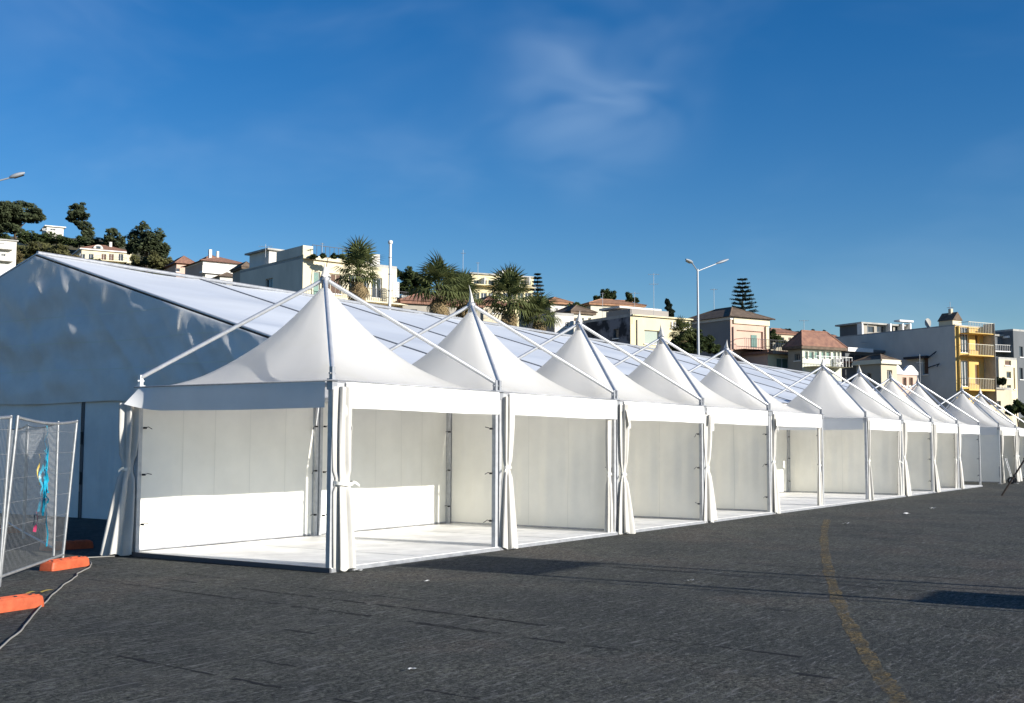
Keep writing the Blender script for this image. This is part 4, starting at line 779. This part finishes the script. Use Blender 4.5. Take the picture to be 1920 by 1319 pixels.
# far skyline
FS = [(1452,1470,634,300,'whitep','far white house left of the terracotta hip roof'), (1470,1486,637,330,'pale','far pale house between skyline trees'), (1530,1545,633,360,'cream','far cream house behind the terracotta hip roof'), (1552,1566,630,340,'yellow','far yellowish house left of the grey wall'), (1488,1504,634,380,'whitep','distant white house among small trees'), (1158,1186,566,220,'pale','pale house on the slope behind the orange roofs'), (1700,1730,650,200,'taupe','hidden house beyond the grey wall')]
for a, b, y, D, m, lb in FS[:6]:
    h = House('far_house', lb, 'house', a, D, 68, hillz(a, D)-6); k = (b-a)
    for j in range(2): h.win(h.F, (a+k*(.2+.4*j),y+3), (a+k*(.4+.4*j),y+7), 'glass', 'whitetrim', 0, False)
    h.block(wid(h, h.F, b), 6, ztop(h, h.F, (a+b)/2, y), M[m], M['taupe'], M['terra'], over=.3); h.fit()
for px, y0, y1, D, lb, arms in [(868,468,520,150,'tall white aerial mast above the long yellow block',((.1,8),)), (896,492,516,170,'short aerial on the long yellow block',((.0,6),)), (1226,512,578,100,'tall aerial with two booms on the yellow house',((.0,20),(.28,16))), (1339,541,584,120,'thin aerial right of the street lamp',((.0,12),)), (1003,535,575,110,'stacked aerial beside the dark conifer',((.0,30),(.35,24),(.7,26))), (1628,606,668,118,'aerial mast with booms before the grey wall',((.55,26),(.8,14))), (1726,664,735,107,'aerial mast rising against the grey wall',((.2,14),)), (1782,566,596,110,'dark aerial on the roof of the yellow balconied block',((.3,9),)), (498,458,470,100,'small aerial on the left end of the cream block',((.2,24),)), (1130,549,590,150,'thin aerial on the orange roofed house',((.0,6),)), (1190,548,580,160,'aerial with white boom above the yellow house',((.02,18),)), (604,455,478,96,'aerial over the terrace of the cream block',((.0,6),)), (1508,600,640,150,'aerial above the terracotta hip roof',((.0,16),))]: antenna(px, y0, y1, D, lb, arms)

# ------------------------------------------------------------------ trees
def leaves(mb, c, r, n, size, q, shell=.55):
    c = Vector(c)
    for _ in range(n):
        while True:
            d = Vector((q.uniform(-1,1), q.uniform(-1,1), q.uniform(-1,1)))
            if .01 < d.length <= 1: break
        d = d.normalized()*(d.length**shell); p = c+Vector((d.x*r[0], d.y*r[1], d.z*r[2]))
        a = Vector((q.gauss(0,1), q.gauss(0,1), q.gauss(0,1))).normalized(); b = a.orthogonal().normalized(); s = size*q.uniform(.6,1.4); k = q.uniform(.4,.8)
        mb.add([p-a*s, p+b*s*k, p+a*s, p-b*s*k], [(0,1,2,3)])
def tree(name, label, D, clumps, trunk, m, seed, leaf=3.0, dens=1.0, cat='tree', group='trees of the town'):
    # clumps: (px, py, rx, ry) in photograph pixels at distance D; trunk: (px, py_top, radius_px)
    q = random.Random(seed); k = px2m(D); bx = trunk[0]; b = at(bx, trunk[1], D); zb = trunk[3] if len(trunk) > 3 else hillz(bx, D)-.5
    t = thing(name, label, cat, (b.x, b.y, zb), group); mb = MB(); tb = MB(); rr = trunk[2]*k
    top = b; mid = Vector((b.x, b.y, (zb+top.z)/2))+RT*q.uniform(-.3,.3); tb.tube([Vector((b.x,b.y,zb)), mid, top], [rr*1.3, rr, rr*.7], 8)
    for (cx, cy, rx, ry) in clumps:
        dd = q.uniform(-.5,.5)*rx*k; c = at(cx, cy, D+dd); R_ = (rx*k, rx*k*.9, ry*k)
        tb.tube([top-Z*rr, (top+c)/2+Z*.2*q.random(), c], [rr*.6, rr*.4, rr*.15], 6)
        # sub clumps for an uneven outline
        nsub = max(4, int(rx*ry/22)+3)
        for _ in range(min(nsub, 40)):
            d = Vector((q.gauss(0,1), q.gauss(0,1), q.gauss(0,1))).normalized()*q.uniform(.45,.92); s = q.uniform(.25,.45)
            leaves(mb, c+Vector((d.x*R_[0], d.y*R_[1], d.z*R_[2])), (R_[0]*s, R_[1]*s, R_[2]*s*.85), int(60*dens), leaf*k, q)
        leaves(mb, c, tuple(x*.7 for x in R_), int(160*dens), leaf*k, q)
    tb.build('trunk', M['bark'], t); mb.build('crown', M[m], t); return t
tree('umbrella_pine', 'broad umbrella pine on the hilltop at the left edge', 300, [(-30,402,32,18),(5,396,34,17),(40,394,32,15),(66,403,20,13),(20,408,44,14),(-10,420,30,16),(20,426,26,12),(45,408,30,10)], (30,432,2.4), 'pine', 1, 3.0, 1.8)
tree('pine_tree', 'tall pine with leaning clumped crown left of centre hill', 300, [(146,390,17,11),(140,402,16,10),(156,405,15,11),(134,413,10,6),(150,418,16,8),(160,428,14,9),(168,440,16,12)], (166,440,2.2), 'pine', 2, 2.4, 1.3)
tree('dark_tree', 'small round dark tree behind the red roofed villa', 285, [(210,438,14,12),(204,452,14,12),(222,456,16,14)], (212,455,2), 'pine', 3, 2.4, 1.2)
tree('dark_tree', 'large domed dark tree right of the red roofed villa', 262, [(272,432,16,14),(258,448,20,16),(290,448,22,18),(278,466,34,20),(302,470,18,18),(246,466,12,14)], (276,462,3), 'pine', 4, 2.6, 1.3)
tree('olive_tree', 'yellow-green bushy tree below the large domed tree', 235, [(262,490,20,14),(290,488,22,16),(312,496,18,14),(246,500,14,10),(330,508,14,10)], (285,500,2), 'olive', 5, 2.6, 1.1)
tree('dark_tree', 'dark low tree beside the white villa with balconies', 240, [(325,498,16,12),(338,508,12,10)], (328,505,2), 'green', 6, 2.6, 1.0)
for k, (x, y, rx, ry, m, lb) in enumerate([(40,470,22,14,'olive','dusty green bush left of the marquee ridge'), (75,465,24,14,'olive','dusty green bush above the marquee ridge'), (108,470,22,13,'olive','dry green bush just left of the red roofed villa'), (60,445,30,12,'green','dark scrub under the umbrella pine'), (105,448,28,11,'green','dark scrub below the leaning pine'), (150,452,22,9,'green','dark scrub above the red roofed villa'), (178,456,20,9,'pine','dark scrub behind the villa chimney'), (20,480,20,14,'dry','dry brown bush left of the marquee ridge'), (10,500,26,12,'olive','bush above the left marquee slope'), (140,485,16,9,'dry','dry bush at the left corner of the red roofed villa'), (168,492,14,8,'green','bush before the red roofed villa wall'), (185,494,12,8,'green','second bush before the red roofed villa wall'), (228,500,14,8,'olive','bush at the right corner of the red roofed villa'), (5,445,16,9,'green','scrub at the left edge of the hill'), (205,505,16,7,'olive','low bush between villa and marquee roof')]):
    tree('bush', lb, 262-6*(k % 4) if y > 460 else 288, [(x,y,rx,ry),(x+rx*.5,y+4,rx*.6,ry*.8),(x-rx*.5,y+5,rx*.6,ry*.8)], (x,y+4,1.2), m, 20+k, 2.6, .9, 'bush', 'bushes on the hill')
tree('round_tree', 'round dark tree between the cream block and the palms', 130, [(768,520,20,16),(788,528,22,20),(762,540,18,18),(786,552,24,16),(742,512,10,12)], (775,545,3), 'green', 40, 3.2, 1.4)
tree('round_tree', 'leafy tree left of the long yellow block', 135, [(850,525,22,16),(868,530,18,18),(840,545,24,16),(872,555,16,18)], (855,550,3), 'green', 41, 3.2, 1.2)
tree('dark_tree', 'dark trees above the orange roofs', 180, [(1118,560,8,8),(1134,553,12,12),(1148,558,10,12),(1140,566,18,8)], (1134,562,1.6), 'green', 42, 2.2, 1.3)
tree('dark_tree', 'small bushy tree right of the orange roof ridge', 178, [(1180,556,9,10),(1192,563,8,7),(1178,566,9,7)], (1182,562,1.4), 'green', 43, 2.2, 1.2)
tree('bush', 'green scrub between orange roofed cottage and mottled wall', 125, [(1078,578,18,12),(1092,586,16,12),(1062,592,14,10)], (1078,585,1.5), 'green', 44, 2.6, 1.1, 'bush', 'bushes on the hill')
tree('cypress', 'dark column cypress right of the yellow house parapet', 112, [(1252,568,7,8),(1254,578,8,9),(1258,590,9,10),(1260,602,9,10)], (1257,600,1.4), 'cypress', 45, 2.2, 1.6)
tree('dark_tree', 'dark tangled tree at the foot of the street lamp', 96, [(1272,640,20,14),(1300,632,22,16),(1322,645,18,16),(1290,655,30,14),(1340,655,14,12),(1262,652,16,12)], (1300,655,2.4), 'green', 46, 2.8, 1.4)
tree('bush', 'dark shrub behind the pink house terrace', 130, [(1448,630,12,12),(1460,640,14,12),(1446,645,12,12)], (1452,640,1.4), 'green', 47, 2.4, 1.2, 'bush', 'bushes on the hill')
for k, (x, y, rx, ry, D, lb) in enumerate([(1462,622,10,7,330,'small tree on the far skyline above the terrace rail'), (1478,622,9,7,340,'round crown on the far skyline'), (1497,626,9,6,350,'low tree on the far skyline left of hip roof'), (1524,628,9,10,330,'dark tree peeking over the terracotta ridge'), (1545,630,8,9,340,'dark tree right of the terracotta ridge'), (1562,634,7,7,350,'small tree left of the grey wall top'), (1510,632,8,6,320,'low shrub behind the terracotta roof')]):
    tree('skyline_tree', lb, D, [(x,y,rx,ry),(x+rx*.4,y+4,rx*.7,ry*.8)], (x,y+3,1), 'cypress', 60+k, 2.2, 1.1)
tree('bush', 'green hedge behind the last tent at the right edge', 75, [(1895,768,14,12),(1912,764,16,14),(1930,770,16,12)], (1905,770,1.5,0), 'grass', 70, 2.4, 1.6, 'bush', 'bushes on the hill')
tree('climbing_plant', 'dark creeper massed on the pale stepped house terrace', 118, [(1855,718,9,8),(1868,714,12,9),(1880,716,9,8)], (1866,722,1.0,12), 'cypress', 71, 2.2, 1.5, 'plant', 'terrace plants')
tree('potted_plants', 'row of plants along the roof terrace of the cream block', 96, [(588,482,9,5),(606,480,9,6),(626,482,10,6),(642,481,9,6)], (615,484,.8,14), 'green', 72, 2.2, 1.0, 'plants', 'terrace plants')
# Norfolk pine
def norfolk(px, py0, py1, D, wpx, label, seed, zb):
    q = random.Random(seed); k = px2m(D); top = at(px, py0, D); bot = at(px, py1, D); t = thing('norfolk_pine', label, 'tree', (top.x, top.y, zb), 'trees of the town')
    MB().tube([(top.x,top.y,zb), (top.x,top.y,bot.z), top], [2.2*k, 1.7*k, .3*k], 8).build('trunk', M['bark'], t); mb = MB(); H = top.z-bot.z; nt_ = 9
    for i in range(nt_):
        f = (i+.3)/nt_; z = top.z-H*f; Lr = wpx*.5*k*(.16+.84*f**.75)*q.uniform(.85,1.1); n = 7 if i > 1 else 5; a0 = q.random()*6
        for j in range(n):
            a = a0+2*math.pi*j/n+q.uniform(-.2,.2); d = Vector((math.cos(a), math.sin(a), 0)); LL = Lr*q.uniform(.75,1.1); pts = [Vector((top.x,top.y,z))+d*LL*s+Z*(LL*(.10*s*s-.02*s)) for s in (0,.35,.7,1)]
            mb.tube(pts, [.35*k,.3*k,.25*k,.1*k], 4, False)
            for s in range(11):
                f2 = .25+.75*s/10; c = Vector((top.x,top.y,z))+d*LL*f2+Z*(LL*(.10*f2*f2)+.02); leaves(mb, c, (3.2*k,3.2*k,1.5*k), 14, 1.2*k, q)
    mb.build('crown', M['cypress'], t)
norfolk(1392, 523, 592, 125, 62, 'Norfolk pine with tiered branches above the pink house', 5, 3)
norfolk(1008, 513, 580, 128, 40, 'dark conifer at the right end of the long yellow block', 6, 4)
# fan palms
def frond_mesh(name, m, droop):
    mb = MB(); L = 1.0; st = [Vector((.55*s, 0, .10*math.sin(s*1.6)-droop*.12*s*s)) for s in (0,.33,.66,1)]; mb.tube(st, .012, 4, False); o = st[-1]; n = 13
    for i in range(n):
        a = (i/(n-1)-.5)*3.3; d = Vector((math.cos(a), math.sin(a), 0)); l = .62*(1-.25*abs(a)/1.8); s_ = Vector((-d.y, d.x, 0))*.026
        p1 = o+d*l*.55+Z*(.05-.04*abs(a)); p2 = o+d*l+Z*(-.04-.14*droop-.05*abs(a)); mb.add([o-s_*.3, o+s_*.3, p1+s_, p1-s_], [(0,1,2,3)]); mb.add([p1-s_, p1+s_, p2], [(0,1,2)])
    me = mb.mesh(name); me.materials.append(m); return me
FR = [frond_mesh('frond', M['palm'], .3), frond_mesh('frond', M['palm'], 1.0), frond_mesh('frond', M['deadfrond'], 1.4)]
def palm(px, pyc, D, rpx, label, seed, skirt=26):
    q = random.Random(seed); k = px2m(D); c = at(px, pyc, D); R_ = rpx*k; zb = max(-.5, hillz(px, D)-.4); t = thing('fan_palm', label, 'palm tree', (c.x, c.y, zb), 'fan palms behind the marquee'); b = Vector((c.x,c.y,zb))
    MB().tube([b, b+Z*1.0, (b+c)/2, c-Z*R_*1.2, c], [.32,.24,.20,.22,.16], 10).build('trunk', M['palmtrunk'], t)
    sk = MB()
    for j in range(90):
        a = q.random()*6.28; z = q.uniform(.25,2.0)*R_; r = .20+.30*max(0, 1-abs(z-R_*.8)/R_); sk.add([c+Vector((math.cos(a)*r*.8, math.sin(a)*r*.8, -z)), c+Vector((math.cos(a+.25)*r, math.sin(a+.25)*r, -z-.1)), c+Vector((math.cos(a+.15)*r*1.15, math.sin(a+.15)*r*1.15, -z-.75))], [(0,1,2)])
    sk.build('dead_leaf_skirt', M['deadfrond'], t)
    for j in range(50+skirt):
        dead = j >= 50; el = (1.50-2.0*(j/50)**.9+q.uniform(-.15,.15)) if not dead else q.uniform(-1.35,-.85); az = j*2.39996+q.uniform(-.3,.3); L = R_*q.uniform(.85,1.5)*(.72 if dead else 1)/1.05
        o = bpy.data.objects.new('frond', FR[2] if dead else FR[0 if el > .3 else 1]); COL.objects.link(o); o.parent = t
        o.location = c-b-Z*(q.uniform(0,.2) if not dead else q.uniform(.2,.9)*R_*.5); o.rotation_euler = (q.uniform(-.3,.3), -el, az); o.scale = (L, L, L)
palm(672, 508, 72, 44, 'fan palm in front of the cream apartment block', 1); palm(822, 538, 78, 46, 'fan palm right of the round dark tree', 2); palm(955, 562, 82, 46, 'fan palm in front of the long yellow block', 3); palm(1010, 590, 84, 34, 'smaller fan palm nearest the white box house', 4); palm(868, 556, 88, 36, 'fan palm half hidden between its two taller neighbours', 5)
palm(1278, 622, 96, 22, 'small palm among the dark trees by the yellow house', 6, 8)
